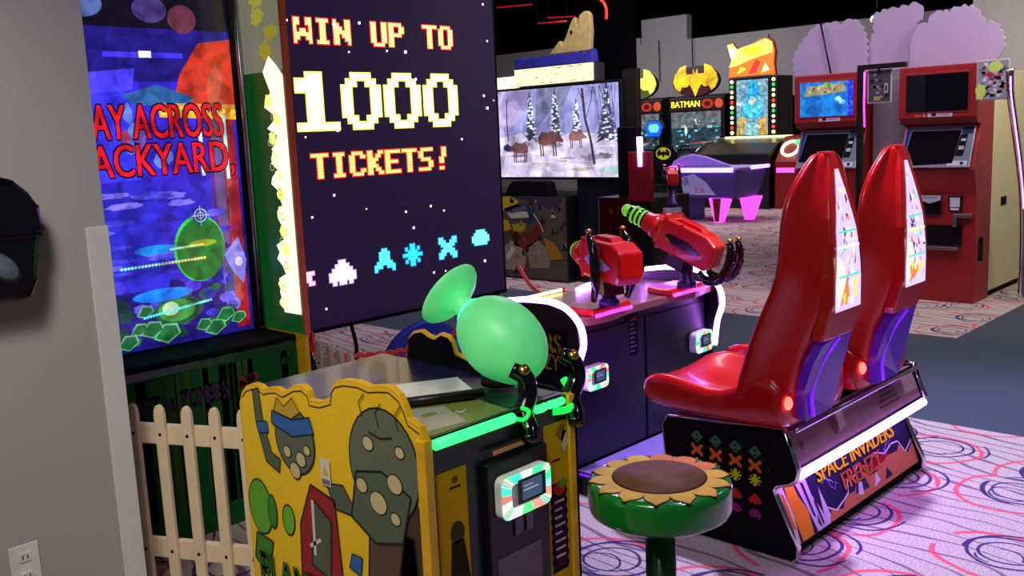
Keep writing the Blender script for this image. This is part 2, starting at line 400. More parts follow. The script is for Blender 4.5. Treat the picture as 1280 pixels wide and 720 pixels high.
MB().box(.78, .955, 2.612, 2.62, 1.285, 1.295).box(.955, .97, 2.64, 2.70, 1.295, 1.315).build('ridge', 'black_gloss', t, bevel=.003)
MB().box(.955, .966, 2.645, 2.665, 1.33, 1.365).build('indicator_light', 'red_dark', t)

# ================================================================== PICKET FENCES
def fence(p0, p1, n, ztop, zbot, label, m, w=.036, sc=1.0):
    p0 = Vector((*p0, 0)); p1 = Vector((*p1, 0)); d = (p1-p0).normalized(); nn = Vector((d.y, -d.x, 0))
    if nn.dot(-p0) < 0: nn = -nn
    t = thing('picket_fence', label, 'fence', p0)
    L = (p1-p0).length
    for k in range(n):
        c = p0+d*(L*k/(n-1)); pr = [(-w/2, zbot), (w/2, zbot), (w/2, ztop-.035)]+[(w/2*math.cos(a), ztop-.035+.035*math.sin(a)) for a in [PI*i/6 for i in range(1, 6)]]+[(-w/2, ztop-.035)]
        b = MB(); q = len(pr); vs = [c+d*a+nn*.010+Vector((0, 0, z)) for a, z in pr]+[c+d*a+nn*.026+Vector((0, 0, z)) for a, z in pr]
        b.add(vs, [tuple(range(q)), tuple(range(2*q-1, q-1, -1))]+[(i, (i+1) % q, q+(i+1) % q, q+i) for i in range(q)])
        pk = b.build('picket', m, t, bevel=.003)
        s = MB()
        for z in (ztop-.095, .235): s.lathe([(.0055, 0), (.004, .003)], c+nn*.026+Vector((0, 0, z)), nn, 8)
        s.build('screw', 'black_matte', pk)
    for z in (ztop-.10, .235):
        b = MB(); a0 = p0-d*.03; a1 = p1+d*.03
        vs = [a+nn*s_+Vector((0, 0, z+zz)) for a in (a0, a1) for s_ in (-.010, .010) for zz in (-.032, .032)]
        b.add(vs, [(0, 1, 3, 2), (4, 6, 7, 5), (0, 4, 5, 1), (2, 3, 7, 6), (0, 2, 6, 4), (1, 5, 7, 3)])
        b.build('rail', m, t, bevel=.002)
    return t
fence((1.452, 2.545), (1.145, 3.165), 8, .715, .02, 'cream white picket fence in front of the tall green-bottomed screen cabinet', 'white_picket')
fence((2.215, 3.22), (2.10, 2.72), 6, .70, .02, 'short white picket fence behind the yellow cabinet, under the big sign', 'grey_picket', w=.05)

# ================================================================== TALL VIDEO CABINET (left)
t = thing('video_cabinet', 'tall arcade cabinet with a big blue-violet screen and dark green lower panel', 'arcade cabinet', (1.6, 3.6, 0))
MB().box(.9, 2.16, 3.62, 4.2, 0, 2.75).build('body', 'black_paint', t)
b = MB().box(.9, 2.175, 3.36, 3.62, 0, .69); b.build('lower_cabinet', 'green_post', t)
MB().box(.9, 2.175, 3.352, 3.62, .692, .715).build('ledge', 'black_matte', t, bevel=.006)
# side wing with lit scallops
MB().box(2.18, 2.20, 3.30, 4.2, 0, 2.75).build('side_wing', 'yellow_trim', t)
MB().box(2.178, 2.203, 3.285, 3.30, .72, 2.75).build('edge_moulding', 'orange_print', t)
a = Art((2.178, 0, 0), (0, 1, 0), (0, 0, 1), (-1, 0, 0))
a.rect(3.30, 3.60, .72, 1.78, (16, 84, 30), 0); a.rect(3.30, 3.60, 1.78, 2.7, (150, 150, 128), 0)
for i in range(9): a.ell(3.36+random.uniform(0, .16), 1.86+i*.07, .05, .035, random.choice([(190, 180, 40), (200, 196, 70), (120, 116, 90)]), 1, jag=.3)
a.build('wing_picture', 'art_soft', t)
a = Art((2.176, 0, 0), (0, 1, 0), (0, 0, 1), (-1, 0, 0)); z = .80
pts = [(3.30, .80)]; rr = random.Random(5)
while z < 1.72: pts.append((3.405+rr.uniform(-.03, .045), z)); z += .028
pts += [(3.44, 1.78), (3.39, 1.84), (3.34, 1.80), (3.30, 1.76)]
a.poly(pts, (250, 255, 206), 1)
for i in range(12): a.ell(3.40+rr.uniform(-.04, .03), .84+i*.075, .026, .026, rr.choice([(255, 250, 190), (236, 225, 120), (225, 255, 170)]), 2, jag=.2)
for i in range(8): a.ring(3.40+rr.uniform(-.03, .03), .9+i*.1, .014, .004, (150, 140, 90), 3, n=8)
a.build('lit_foliage_trim', 'art_bright', t)
MB().tube([(2.15, 3.56, .73), (2.15, 3.56, 2.7)], .013).build('trim_rod', 'steel', t)
# the picture on the screen
S = (1.0, 2.13, .72, 2.6)
MB().box(.98, 2.16, 3.60, 3.62, .715, 2.65).build('screen_frame', 'black_paint', t)
a = Art((0, 3.598, 0), (1, 0, 0), (0, 0, 1), (0, -1, 0), .0005)
a.rect(1.0, 2.13, .72, 2.6, (30, 22, 120), 0)
a.rect(1.0, 2.13, 1.36, 1.75, (46, 34, 190), 1); a.rect(1.0, 2.13, 1.95, 2.6, (12, 8, 26), 1)
a.poly([(1.0, 1.74), (1.62, 1.78), (1.75, 1.60), (1.70, 1.38), (1.0, 1.36)], (52, 50, 225), 2)
a.poly([(1.5, 1.78), (1.72, 1.80), (1.70, 1.72), (1.5, 1.70)], (70, 60, 240), 3)
rr = random.Random(3)
a.rect(1.0, 2.02, .95, 1.36, (40, 40, 190), 1)
for i in range(34): a.ell(rr.uniform(1.35, 2.0), rr.uniform(1.0, 1.34), rr.uniform(.04, .11), rr.uniform(.008, .016), rr.choice([(90, 90, 235), (60, 60, 210), (34, 30, 140), (120, 110, 240)]), 2, jag=.2)
for i in range(46): a.ell(rr.uniform(1.5, 2.05), rr.uniform(.74, .98), rr.uniform(.018, .035), rr.uniform(.014, .028), rr.choice([(70, 60, 220), (110, 100, 230), (24, 18, 90), (30, 90, 70), (20, 60, 60)]), 3, jag=.15)
# orange awning glow at upper right, red column
a.poly([(1.86, 1.66), (2.13, 1.64), (2.13, 1.92), (1.99, 1.90), (1.90, 1.78)], (190, 50, 30), 3)
a.poly([(1.80, 1.615), (2.13, 1.60), (2.13, 1.66), (1.80, 1.67)], (225, 160, 30), 4)
for i in range(14): a.ell(1.82+i*.023, 1.64+rr.uniform(-.01, .012), .012, .010, rr.choice([(250, 220, 60), (230, 110, 20)]), 5)
a.rect(2.055, 2.115, .74, 1.62, (150, 18, 40), 2); a.rect(1.99, 2.06, 1.0, 1.6, (80, 30, 130), 2)
a.rect(1.955, 1.97, 1.38, 1.58, (225, 255, 250), 6); a.rect(2.065, 2.08, 1.36, 1.62, (170, 220, 225), 5)
a.poly([(2.02, 1.05), (2.09, 1.12), (2.12, 1.02), (2.10, .92), (2.05, .98)], (130, 120, 225), 4); a.ell(2.085, 1.015, .018, .02, (215, 205, 245), 5)
# pale plant shapes and pavilion in the middle
a.poly([(1.66, 1.70), (1.80, 1.74), (1.95, 1.69), (1.93, 1.66), (1.70, 1.66)], (40, 90, 150), 4)
for i in range(9): a.ell(1.70+rr.uniform(-.05, .14), 1.45+rr.uniform(0, .2), .02, .03, rr.choice([(120, 80, 170), (90, 120, 210), (150, 60, 90)]), 5, jag=.2)
a.ell(1.93, 1.22, .035, .035, (50, 60, 150), 6); a.ring(1.93, 1.222, .026, .004, (190, 210, 255), 8); a.ring(1.93, 1.222, .013, .003, (190, 210, 255), 8)
a.line([(1.93, 1.18), (1.93, 1.26)], .003, (190, 210, 255), 8); a.line([(1.89, 1.222), (1.97, 1.222)], .003, (190, 210, 255), 8)
# things at the top of the picture
a.ell(1.80, 2.02, .07, .05, (60, 50, 110), 4); a.ell(1.93, 1.99, .06, .055, (90, 40, 60), 4); a.ell(1.54, 2.03, .08, .05, (70, 90, 150), 4)
a.rect(1.74, 1.79, 1.84, 1.865, (245, 245, 255), 6); a.rect(1.60, 1.92, 1.84, 1.86, (60, 50, 230), 5)
# ball, melon and dotted bars painted as light-strip reflections
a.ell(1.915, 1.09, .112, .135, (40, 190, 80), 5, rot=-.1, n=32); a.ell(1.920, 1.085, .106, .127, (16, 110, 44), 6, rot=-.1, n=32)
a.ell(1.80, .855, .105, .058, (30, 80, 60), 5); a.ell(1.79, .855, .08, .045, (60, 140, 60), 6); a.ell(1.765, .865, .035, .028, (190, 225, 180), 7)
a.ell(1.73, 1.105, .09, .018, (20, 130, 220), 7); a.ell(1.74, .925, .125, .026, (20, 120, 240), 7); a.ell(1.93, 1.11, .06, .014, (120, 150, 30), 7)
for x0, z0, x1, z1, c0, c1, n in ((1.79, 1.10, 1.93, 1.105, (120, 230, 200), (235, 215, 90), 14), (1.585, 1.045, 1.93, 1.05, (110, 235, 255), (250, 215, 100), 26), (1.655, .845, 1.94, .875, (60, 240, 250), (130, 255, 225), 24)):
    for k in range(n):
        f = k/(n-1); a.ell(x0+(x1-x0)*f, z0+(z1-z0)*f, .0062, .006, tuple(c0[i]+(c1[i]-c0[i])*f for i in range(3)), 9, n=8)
for cx, cz, s_ in ((1.58, .755, 1), (1.68, .79, 1.1), (1.74, .765, 1.3), (1.63, .80, .8), (1.90, .775, .8), (2.0, .80, 1), (2.06, .78, .8), (1.95, .755, 1.1), (1.66, .865, .8)):
    a.poly([(cx-.045*s_, cz-.01), (cx-.01, cz+.035*s_), (cx+.035*s_, cz+.03*s_), (cx+.045*s_, cz), (cx, cz-.028*s_)], (96, 175, 120), 8)
    a.poly([(cx-.038*s_, cz-.008), (cx-.008, cz+.028*s_), (cx+.03*s_, cz+.024*s_), (cx+.038*s_, cz), (cx, cz-.022*s_)], (26, 100, 56), 9)
def letters(a, tx, x0, x1, y0, y1, col, edge, k, w=.006):
    for dx in (-w, w, 0):
        for dy in (-w, w, 0): a.text(tx, x0+dx, x1+dx, y0+dy, y1+dy, edge, k)
    for d in (-w*.4, 0, w*.4): a.text(tx, x0+d, x1+d, y0, y1, col, k+1)
letters(a, 'PLAY ACROSS', 1.435, 2.065, 1.535, 1.665, (205, 26, 40), (14, 6, 20), 10)
letters(a, 'BACKYARD,', 1.455, 2.10, 1.375, 1.515, (205, 26, 40), (14, 6, 20), 10)
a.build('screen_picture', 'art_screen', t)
# printed lower panel
a = Art((0, 3.358, 0), (1, 0, 0), (0, 0, 1), (0, -1, 0), .0005)
a.rect(.9, 2.175, .02, .66, (26, 92, 40), 0)
for i in range(26): x = rr.uniform(1.2, 2.15); a.rect(x, x+rr.uniform(.015, .05), .10, .655, rr.choice([(34, 100, 36), (22, 70, 34), (60, 96, 34)]), 1)
letters(a, 'PLANTS vs. ZOMBIES', 1.40, 1.85, .52, .59, (150, 110, 160), (8, 10, 8), 3, .003)
a.text('THE LAST STAND', 1.62, 1.80, .475, .50, (130, 40, 40), 5)
for i in range(12): a.ell(1.93+rr.uniform(-.04, .05), .53+rr.uniform(-.05, .05), .018, .016, rr.choice([(130, 26, 44), (160, 50, 70), (90, 30, 50)]), 4, jag=.3)
a.poly([(1.96, .50), (2.05, .55), (2.0, .49)], (120, 90, 90), 4)
a.rect(2.09, 2.15, .60, .63, (28, 60, 36), 3); a.text('2021', 2.095, 2.145, .605, .625, (70, 100, 80), 5)
a.build('printed_panel', 'art_print', t)

# ================================================================== YELLOW GUN CABINET (foreground)
t = thing('gun_game_cabinet', 'low yellow-sided arcade gun cabinet with cloud-shaped top edge, black front and green light bar', 'arcade cabinet', (1.56, 1.9, 0))
MB().box(1.325, 1.795, 1.575, 2.28, 0, .80).build('body', 'green_black', t, bevel=.004)
# near side panel
out = [(1.552, 0), (1.548, .842), (1.562, .872), (1.60, .885), (1.612, .912), (1.628, .935), (1.66, .95), (1.70, .945), (1.735, .938), (1.775, .944), (1.83, .94), (1.865, .93), (1.88, .915), (1.888, .884), (1.935, .868), (1.979, .866), (1.984, .888), (2.01, .899), (2.046, .892), (2.075, .878), (2.10, .868), (2.13, .874), (2.165, .868), (2.19, .860), (2.21, .868), (2.24, .868), (2.275, .856), (2.30, .835), (2.318, .80), (2.322, 0)]
MB().prism(out, 'x', 1.306, 1.325).build('side_panel', 'yellow_trim', t, bevel=.002)
a = Art((1.3055, 0, 0), (0, 1, 0), (0, 0, 1), (-1, 0, 0), .0004)
inn = [(1.556, .01), (1.553, .838)]+[(y, z-.006) for y, z in out[2:-2]]+[(2.31, .79), (2.315, .01)]
a.poly(inn, (255, 208, 20), 0)
a.line([(y, z-.016) for y, z in out[2:-2]], .004, (70, 46, 8), 1)
K = (26, 26, 20)
def blob(pts, col, k, w=.006): a.poly(pts, col, k); a.line(pts+[pts[0]], w, K, k+1)
def egg(cy, cz, ry, rz, col, k, rot=0, w=.005):
    a.ell(cy, cz, ry+w, rz+w, K, k, rot, 28); a.ell(cy, cz, ry, rz, col, k+1, rot, 28)
# a generic rock garden in the same colours
blob([(1.56, .62), (1.60, .74), (1.66, .50), (1.62, .36), (1.56, .30)], (74, 54, 40), 2)
blob([(1.60, .60), (1.575, .30), (1.70, .25), (1.80, .30), (1.76, .62)], (92, 72, 56), 2)
blob([(1.68, .46), (1.73, .46), (1.75, .28), (1.68, .28)], (110, 26, 30), 4, .004)
egg(1.695, .755, .125, .135, (104, 116, 88), 6, .15)
blob([(1.60, .70), (1.64, .58), (1.74, .555), (1.83, .60), (1.80, .72), (1.70, .74)], (92, 104, 78), 8)
for cy, cz, r in ((1.655, .72, .022), (1.745, .80, .016), (1.72, .66, .026), (1.66, .635, .014), (1.78, .69, .017), (1.63, .80, .013)): egg(cy, cz, r*1.15, r, (214, 198, 140), 10, .2, .003)
for cy, cz in ((1.70, .845), (1.63, .85), (1.76, .86)): a.line([(cy, cz), (cy+.01, cz+.035), (cy-.012, cz+.06)], .003, K, 11)
a.line([(1.655, .83), (1.70, .82), (1.74, .83)], .004, K, 11)
blob([(1.90, .62), (1.88, .28), (2.08, .26), (2.06, .52), (2.00, .64)], (160, 30, 26), 3)
blob([(1.92, .56), (1.94, .40), (2.02, .42), (1.99, .60)], (84, 96, 70), 5)
egg(2.055, .745, .085, .085, (96, 108, 82), 6, -.2)
blob([(1.98, .82), (1.965, .78), (2.06, .755), (2.155, .775), (2.15, .81), (2.06, .80)], (44, 104, 176), 9, .004)
blob([(2.02, .825), (2.05, .86), (2.09, .83), (2.12, .85), (2.14, .81), (2.06, .802)], (206, 168, 40), 9, .003)
for cy, cz, r in ((2.03, .70, .018), (2.09, .71, .014), (2.06, .665, .02), (2.0, .73, .012)): egg(cy, cz, r*1.1, r, (210, 196, 140), 10, .2, .003)
blob([(2.14, .64), (2.20, .66), (2.235, .76), (2.24, .85), (2.21, .86), (2.20, .77), (2.17, .69), (2.13, .68)], (88, 100, 74), 4, .004)
blob([(2.175, .745), (2.225, .735), (2.23, .765), (2.18, .775)], (44, 104, 176), 7, .003)
blob([(1.86, .67), (1.93, .66), (1.90, .60), (1.80, .60)], (88, 100, 74), 4, .004)
blob([(1.80, .50), (1.84, .50), (1.855, .46), (1.81, .45)], (44, 104, 176), 7, .003)
egg(2.25, .52, .055, .075, (96, 176, 30), 4); egg(2.19, .52, .018, .045, (60, 140, 24), 6); egg(2.115, .515, .026, .04, (110, 190, 34), 4, .1)
blob([(2.20, .43), (2.28, .44), (2.30, .36), (2.24, .32)], (60, 140, 24), 4)
a.line([(1.995, .60), (2.0, .45)], .012, (220, 215, 205), 8); a.line([(1.97, .50), (2.02, .47)], .010, (220, 215, 205), 8)
# maker's title, low on the panel
A2 = [('PLANTS', 2.27, 1.93, .30, .385)]
for tx, y0, y1, z0, z1 in A2:
    for dx in (-.006, .006): a.text(tx, y0+dx, y1+dx, z0-.005, z1+.005, (14, 40, 10), 12)
    for dx in (-.002, .002): a.text(tx, y0+dx, y1+dx, z0, z1, (70, 160, 34), 13)
# warning sticker
a.rect(1.905, 1.945, .655, .725, (226, 224, 214), 12); a.poly([(1.912, .682), (1.938, .682), (1.925, .71)], (226, 190, 30), 13); a.rect(1.908, 1.942, .658, .672, (120, 120, 118), 13)
a.build('side_picture', 'art_gloss', t)
# far side panel
out2 = [(1.56, 0), (1.556, .82), (1.60, .845), (1.80, .85), (1.90, .87), (1.965, .885), (1.975, .915), (1.99, .93), (2.02, .934), (2.05, .918), (2.075, .922), (2.105, .934), (2.14, .926), (2.165, .905), (2.175, .85), (2.30, .80), (2.315, 0)]
MB().prism(out2, 'x', 1.79, 1.806).build('side_panel', 'black_matte', t)
MB().tube([(1.798, y, z+.001) for y, z in out2[4:14]], .0085, 6).build('edge_moulding', 'yellow_trim', t)
# front edges
MB().box(1.302, 1.328, 1.545, 1.575, 0, .842).build('edge_moulding', 'yellow_trim', t, bevel=.003)
MB().box(1.79, 1.812, 1.545, 1.575, 0, .835).build('edge_moulding', 'yellow_trim', t, bevel=.003)
MB().box(1.812, 1.818, 1.545, 1.60, 0, .835).build('edge_moulding', 'black_matte', t)
# front panel with printed strips
MB().box(1.328, 1.79, 1.556, 1.575, 0, .83).build('front_panel', 'green_black', t)
a = Art((0, 1.5555, 0), (1, 0, 0), (0, 0, 1), (0, -1, 0), .0005)
a.rect(1.338, 1.432, .30, .752, (214, 164, 22), 0); a.rect(1.378, 1.412, .707, .712, (60, 40, 10), 1)
a.ell(1.395, .727, .010, .008, (120, 90, 20), 1)
a.ell(1.395, .60, .022, .028, (70, 66, 30), 2); a.poly([(1.375, .58), (1.415, .58), (1.432, .46), (1.425, .30), (1.375, .30), (1.365, .46)], (52, 48, 26), 2)
for k in range(9): x = 1.35+k*.009; a.poly([(x, .30), (x+.012, .30), (x+.004+random.uniform(-.01, .01), .47+random.uniform(-.03, .03))], random.choice([(170, 190, 30), (120, 160, 24)]), 3)
a.rect(1.70, 1.788, .345, .772, (220, 172, 24), 0); a.ell(1.765, .74, .018, .022, (150, 110, 60), 1, jag=.3); a.ell(1.785-.008, .715, .012, .03, (225, 215, 200), 1, jag=.2)
a.rect(1.728, 1.758, .670, .676, (70, 40, 10), 1)
st = []
for k in range(18): st += [(1.715+(k % 2)*.006, .375+k*.014)]
for k in range(18): st += [(1.782-(k % 2)*.006, .375+(17-k)*.014)]
a.poly(st, (24, 22, 20), 2); a.rect(1.724, 1.774, .385, .58, (74, 30, 60), 3)
a.ell(1.748, .598, .024, .018, (200, 60, 50), 4, jag=.2); a.ell(1.762, .608, .014, .012, (110, 170, 50), 5, jag=.2)
for k in range(8): a.rect(1.730, 1.730+random.uniform(.026, .04), .56-k*.021, .566-k*.021, (226, 222, 226), 4)
a.build('front_picture', 'art_print', t)
o = MB().box(1.715, 1.79, 1.545, 1.556, .24, .325).build('start_plate', 'yellow_trim', t, bevel=.003)
MB().lathe([(.022, 0), (.022, .008), (.015, .012)], (1.745, 1.545, .285), (0, -1, 0), 16).build('start_button', 'lit_trim', o)
# service door with card reader
dr = MB().rbox(1.478, 1.69, 1.535, 1.556, .0, .738, .004).build('coin_door', 'black_paint', t, bevel=.012, seg=3)
MB().box(1.50, 1.655, 1.534, 1.5355, .06, .50).box(1.56, 1.59, 1.531, 1.5355, .54, .60).box(1.60, 1.625, 1.531, 1.5355, .54, .60).build('coin_slot', 'black_gloss', dr, bevel=.002)
MB().box(1.50, 1.645, 1.5345, 1.54, .757, .768).build('hinge', 'brass', t)
MB().lathe([(.0, .010), (.011, .008), (.012, 0)], (1.648, 1.534, .632), (0, -1, 0), 14).build('key_lock', 'chrome', dr)
def card_reader(x0, x1, z0, z1, y, label, par, tint=0, depth=.022):
    cz = (z0+z1)/2; cx = (x0+x1)/2; w = (x1-x0)/2; h = (z1-z0)/2
    pts = arc((cx+w-.02, cz+h-.02), .02, 0, 90, 4)+arc((cx-w+.02, cz+h-.02), .02, 90, 180, 4)+arc((cx-w+.02, cz-h+.02), .02, 180, 270, 4)+arc((cx+w-.02, cz-h+.02), .02, 270, 360, 4)
    cr = MB().prism(pts, 'y', y, y+depth).build('card_reader', 'outlet_white', par, bevel=.006, seg=3, label=label)
    a = Art((cx, y-.001, cz), (1, 0, 0), (0, 0, 1), (0, -1, 0), .0005); n = len(pts); cs = [(60, 255, 150), (250, 255, 235), (60, 240, 190), (255, 120, 100), (240, 255, 240), (90, 255, 130), (255, 150, 130), (150, 220, 255)]
    for i in range(n):
        p, q = pts[i], pts[(i+1) % n]; m_ = 3
        for j in range(m_):
            A = [(p[c]*(1-j/m_)+q[c]*j/m_)-(cx, cz)[c] for c in (0, 1)]; B = [(p[c]*(1-(j+1)/m_)+q[c]*(j+1)/m_)-(cx, cz)[c] for c in (0, 1)]
            a.poly([tuple(A), tuple(B), (B[0]*.62, B[1]*.55), (A[0]*.62, A[1]*.55)], cs[(i*2+j+tint) % len(cs)], 1)
    a.build('light_ring', 'art_backlit', cr)
    a = Art((cx+w*.12, y-.004, cz+h*.1), (1, 0, 0), (0, 0, 1), (0, -1, 0), .0005)
    a.rect(-w*.52, w*.62, -h*.55, h*.6, (10, 12, 18), 0); a.rect(-w*.36, w*.46, -h*.42, h*.46, (84, 110, 150), 1); a.rect(-w*.3, w*.3, 0, h*.06, (220, 230, 240), 2); a.rect(-w*.3, w*.1, h*.2, h*.25, (200, 210, 225), 2)
    a.build('display', 'art_soft', cr); return cr
card_reader(1.497, 1.668, .600, .705, 1.508, 'rainbow-lit card reader', t, depth=.027)
# deck
d = MB().add([(1.325, 1.556, .806), (1.79, 1.556, .806), (1.79, 2.29, .806), (1.325, 2.29, .806), (1.325, 1.556, .835), (1.79, 1.556, .835), (1.79, 2.29, .845), (1.325, 2.29, .845)], [(0, 3, 2, 1), (4, 5, 6, 7), (0, 1, 5, 4), (2, 3, 7, 6), (0, 4, 7, 3), (1, 2, 6, 5)])
d.build('deck', 'navy', t)
a = Art((0, 0, .8375), (1, 0, 0), (0, 1, .0137), (0, 0, 1), .0006)
a.o = Vector((0, 0, .8385-.0137*1.556)); 
a.rect(1.328, 1.788, 1.56, 2.285, (30, 34, 66), 0)
a.poly([(1.328, 1.57), (1.60, 1.57), (1.62, 1.80), (1.46, 1.95), (1.328, 1.93)], (126, 140, 60), 1); a.poly([(1.335, 1.60), (1.47, 1.585), (1.52, 1.72), (1.38, 1.80)], (176, 176, 160), 2)
a.poly([(1.40, 1.82), (1.52, 1.80), (1.60, 1.98), (1.48, 2.02)], (190, 90, 50), 2); a.poly([(1.34, 1.86), (1.44, 1.90), (1.42, 2.02), (1.34, 2.0)], (196, 110, 56), 3)
a.poly([(1.60, 1.58), (1.78, 1.58), (1.78, 1.84), (1.64, 1.78)], (24, 60, 40), 2)
for k in range(8): a.ell(1.37+random.uniform(0, .16), 1.60+random.uniform(0, .18), .02, .012, random.choice([(210, 206, 190), (120, 150, 60), (90, 120, 50)]), 3, jag=.3)
a.poly([(1.36, 2.03), (1.60, 2.04), (1.66, 2.26), (1.36, 2.26)], (52, 50, 120), 1)  # blue-violet reflection painted onto the rear of the deck
a.build('deck_picture', 'art_gloss', t)
MB().add([(1.43, 1.80, .842), (1.62, 1.70, .842), (1.70, 1.86, .842), (1.51, 1.96, .842), (1.43, 1.80, .856), (1.62, 1.70, .856), (1.70, 1.86, .856), (1.51, 1.96, .856)], [(0, 3, 2, 1), (4, 5, 6, 7), (0, 1, 5, 4), (1, 2, 6, 5), (2, 3, 7, 6), (3, 0, 4, 7)]).build('mount_plate', 'clear_plate', t, bevel=.002)
MB().tube([(1.425, 1.79, .858), (1.625, 1.685, .858)], .012, 6).build('plate_rim', 'black_paint', t)
# light bar and glow curve
MB().tube([(1.335, 1.547, .826), (1.585, 1.547, .826)], .0125, 10).build('light_bar', 'green_led', t)
MB().tube(smooth_path([(1.585, 1.545, .826), (1.615, 1.540, .815), (1.64, 1.545, .828), (1.62, 1.55, .842)], 5), .005, 8).build('light_curl', 'green_led_soft', t)
for x0, x1 in ((1.665, 1.70), (1.715, 1.765)):
    MB().tube([(x0, 1.546, .826), ((x0+x1)/2, 1.542, .826), (x1, 1.546, .826)], .010, 10).build('light_bar', 'green_led', t)

# ================================================================== ROUND GREEN GUN
gx, gy, gz = 1.735, 1.72, .968
t = thing('toy_gun', 'glowing green ball-shaped toy gun with a flared nozzle on the yellow cabinet', 'toy gun', (gx, gy, .855))
ax = Vector((-.10, .80, .52)).normalized()          # points at the big screen, tipped up
q = ax.to_track_quat('Z', 'Y').to_matrix()
MB().ball((gx, gy, gz), .104, .104, .135, 36, q).build('body', 'green_ball', t)
c = Vector((gx, gy, gz))
MB().lathe([(.040, .115), (.030, .140), (.030, .155), (.050, .168), (.078, .182), (.094, .196), (.097, .204), (.088, .206), (.06, .195), (.030, .176), (.0, .172)], c, ax, 32).build('nozzle', 'green_ball', t)
MB().lathe([(.052, .107), (.055, .112), (.040, .128)], c, ax, 28).build('collar', 'teal_led', t)
MB().lathe([(.050, 0), (.050, .02), (.035, .03), (.032, .07)], (gx-.015, gy+.0, .855), (0, 0, 1), 20).build('swivel', 'black_paint', t)
def grip(x, dx):
    pts = smooth_path([(x-.012, 1.60, .925), (x+.008, 1.575, .905), (x+.010, 1.57, .86), (x+dx*.6, 1.565, .82), (x+dx, 1.54, .785), (x+dx-.02, 1.52, .765)], 5)
    n = len(pts); g_ = MB().tube(pts, [.020+.005*math.sin(PI*i/n) for i in range(n)], 10, sx=.8).build('handle', 'black_gloss', t)
    MB().lathe([(.014, 0), (.014, .008), (.009, .012)], (x-.002, 1.568, .925), (-.35, -.6, .5), 12).build('thumb_button', 'brass', g_)
grip(1.655, -.02); grip(1.842, -.035)
MB().tube(smooth_path([(1.835, 1.60, .86), (1.83, 1.565, .82), (1.79, 1.545, .80), (1.74, 1.56, .80)], 6), .010, 8).build('guard_rail', 'green_led_soft', t)

# ================================================================== STOOL
sx, sy = 1.978, 1.405
t = thing('flower_stool', 'green round stool with a brown-centred yellow flower top', 'stool', (sx, sy, 0))
MB().lathe([(.17, .0), (.17, .012), (.16, .02), (.05, .03), (.045, .05), (.040, .07), (.040, .50)], (sx, sy, 0), n=32).build('pedestal', 'green_post', t)
MB().lathe([(.06, .49), (.165, .495), (.184, .507), (.188, .52), (.188, .568), (.186, .580), (.180, .588), (.170, .5905), (.0, .592)], (sx, sy, 0), n=56).build('seat', 'green_enamel', t)
def zt(r): return .5925-.0015*(r/.165)-(max(0, r-.172)**2*22)
NP = 14
for k in range(NP):
    an = 2*PI*k/NP+.12; ca, sa = math.cos(an), math.sin(an)
    def petal(hw, L, dz):
        b = MB(); rs = [.10, .125, .145, .158, .168, .175, L]; ws = [.75, .95, 1.0, .92, .72, .45, .06]; top = []; bot = []
        for r, w in zip(rs, ws):
            for s_ in (-hw*w, 0, hw*w): top.append((sx+ca*r-sa*s_, sy+sa*r+ca*s_, zt(r)+dz)); bot.append((sx+ca*r-sa*s_, sy+sa*r+ca*s_, zt(r)-.004))
        n = len(top); f = []
        for q_ in range(len(rs)-1):
            for c_ in (0, 1): a_ = q_*3+c_; f += [(a_, a_+1, a_+4, a_+3), (n+a_, n+a_+3, n+a_+4, n+a_+1)]
            f += [(q_*3, q_*3+3, n+q_*3+3, n+q_*3), (q_*3+2, n+q_*3+2, n+q_*3+5, q_*3+5)]
        e = (len(rs)-1)*3; f += [(0, n, n+1, 1), (1, n+1, n+2, 2), (e, e+1, n+e+1, n+e), (e+1, e+2, n+e+2, n+e+1)]
        return b.add(top+bot, f)
    pe = petal(.0310, .184, .0022).build('petal', 'petal_orange' if k in (13, 14, 0, 1) else 'petal_yellow', t)
    petal(.0335, .187, .0014).build('petal_outline', 'ink', pe)
MB().lathe([(.124, .5915), (.124, .5945), (.0, .597)], (sx, sy, 0), n=40).build('flower_rim', 'ink', t)
MB().lathe([(.120, .594), (.120, .5965), (.0, .5995)], (sx, sy, 0), n=40).build('flower_centre', 'seed_brown', t)
# ================================================================== BENCH WITH TWO RED SEATS
t = thing('seat_bench', 'black pixel-printed bench base carrying two red seats, with a violet light strip along its back', 'arcade bench', (3.42, 1.75, 0))
prof = [(2.012, .40), (1.99, .432), (1.54, .462), (1.526, .466), (1.473, .333), (1.479, .298), (1.50, .28), (1.55, .262), (1.562, .245), (1.552, .222), (1.472, .057), (1.474, .02), (1.49, .004), (1.94, .004), (1.98, .02)]
for x0, x1 in ((2.862, 2.885), (3.975, 3.998)):
    sp = MB().prism(prof, 'x', x0, x1).build('side_panel', 'black_matte', t)
    MB().tube([((x0+x1)/2, y, z) for y, z in prof], .0125, 6, closed=True, cap=False).build('edge_moulding', 'chrome', sp)
MB().box(2.885, 3.975, 1.57, 1.99, .01, .43).build('box_frame', 'black_paint', t)
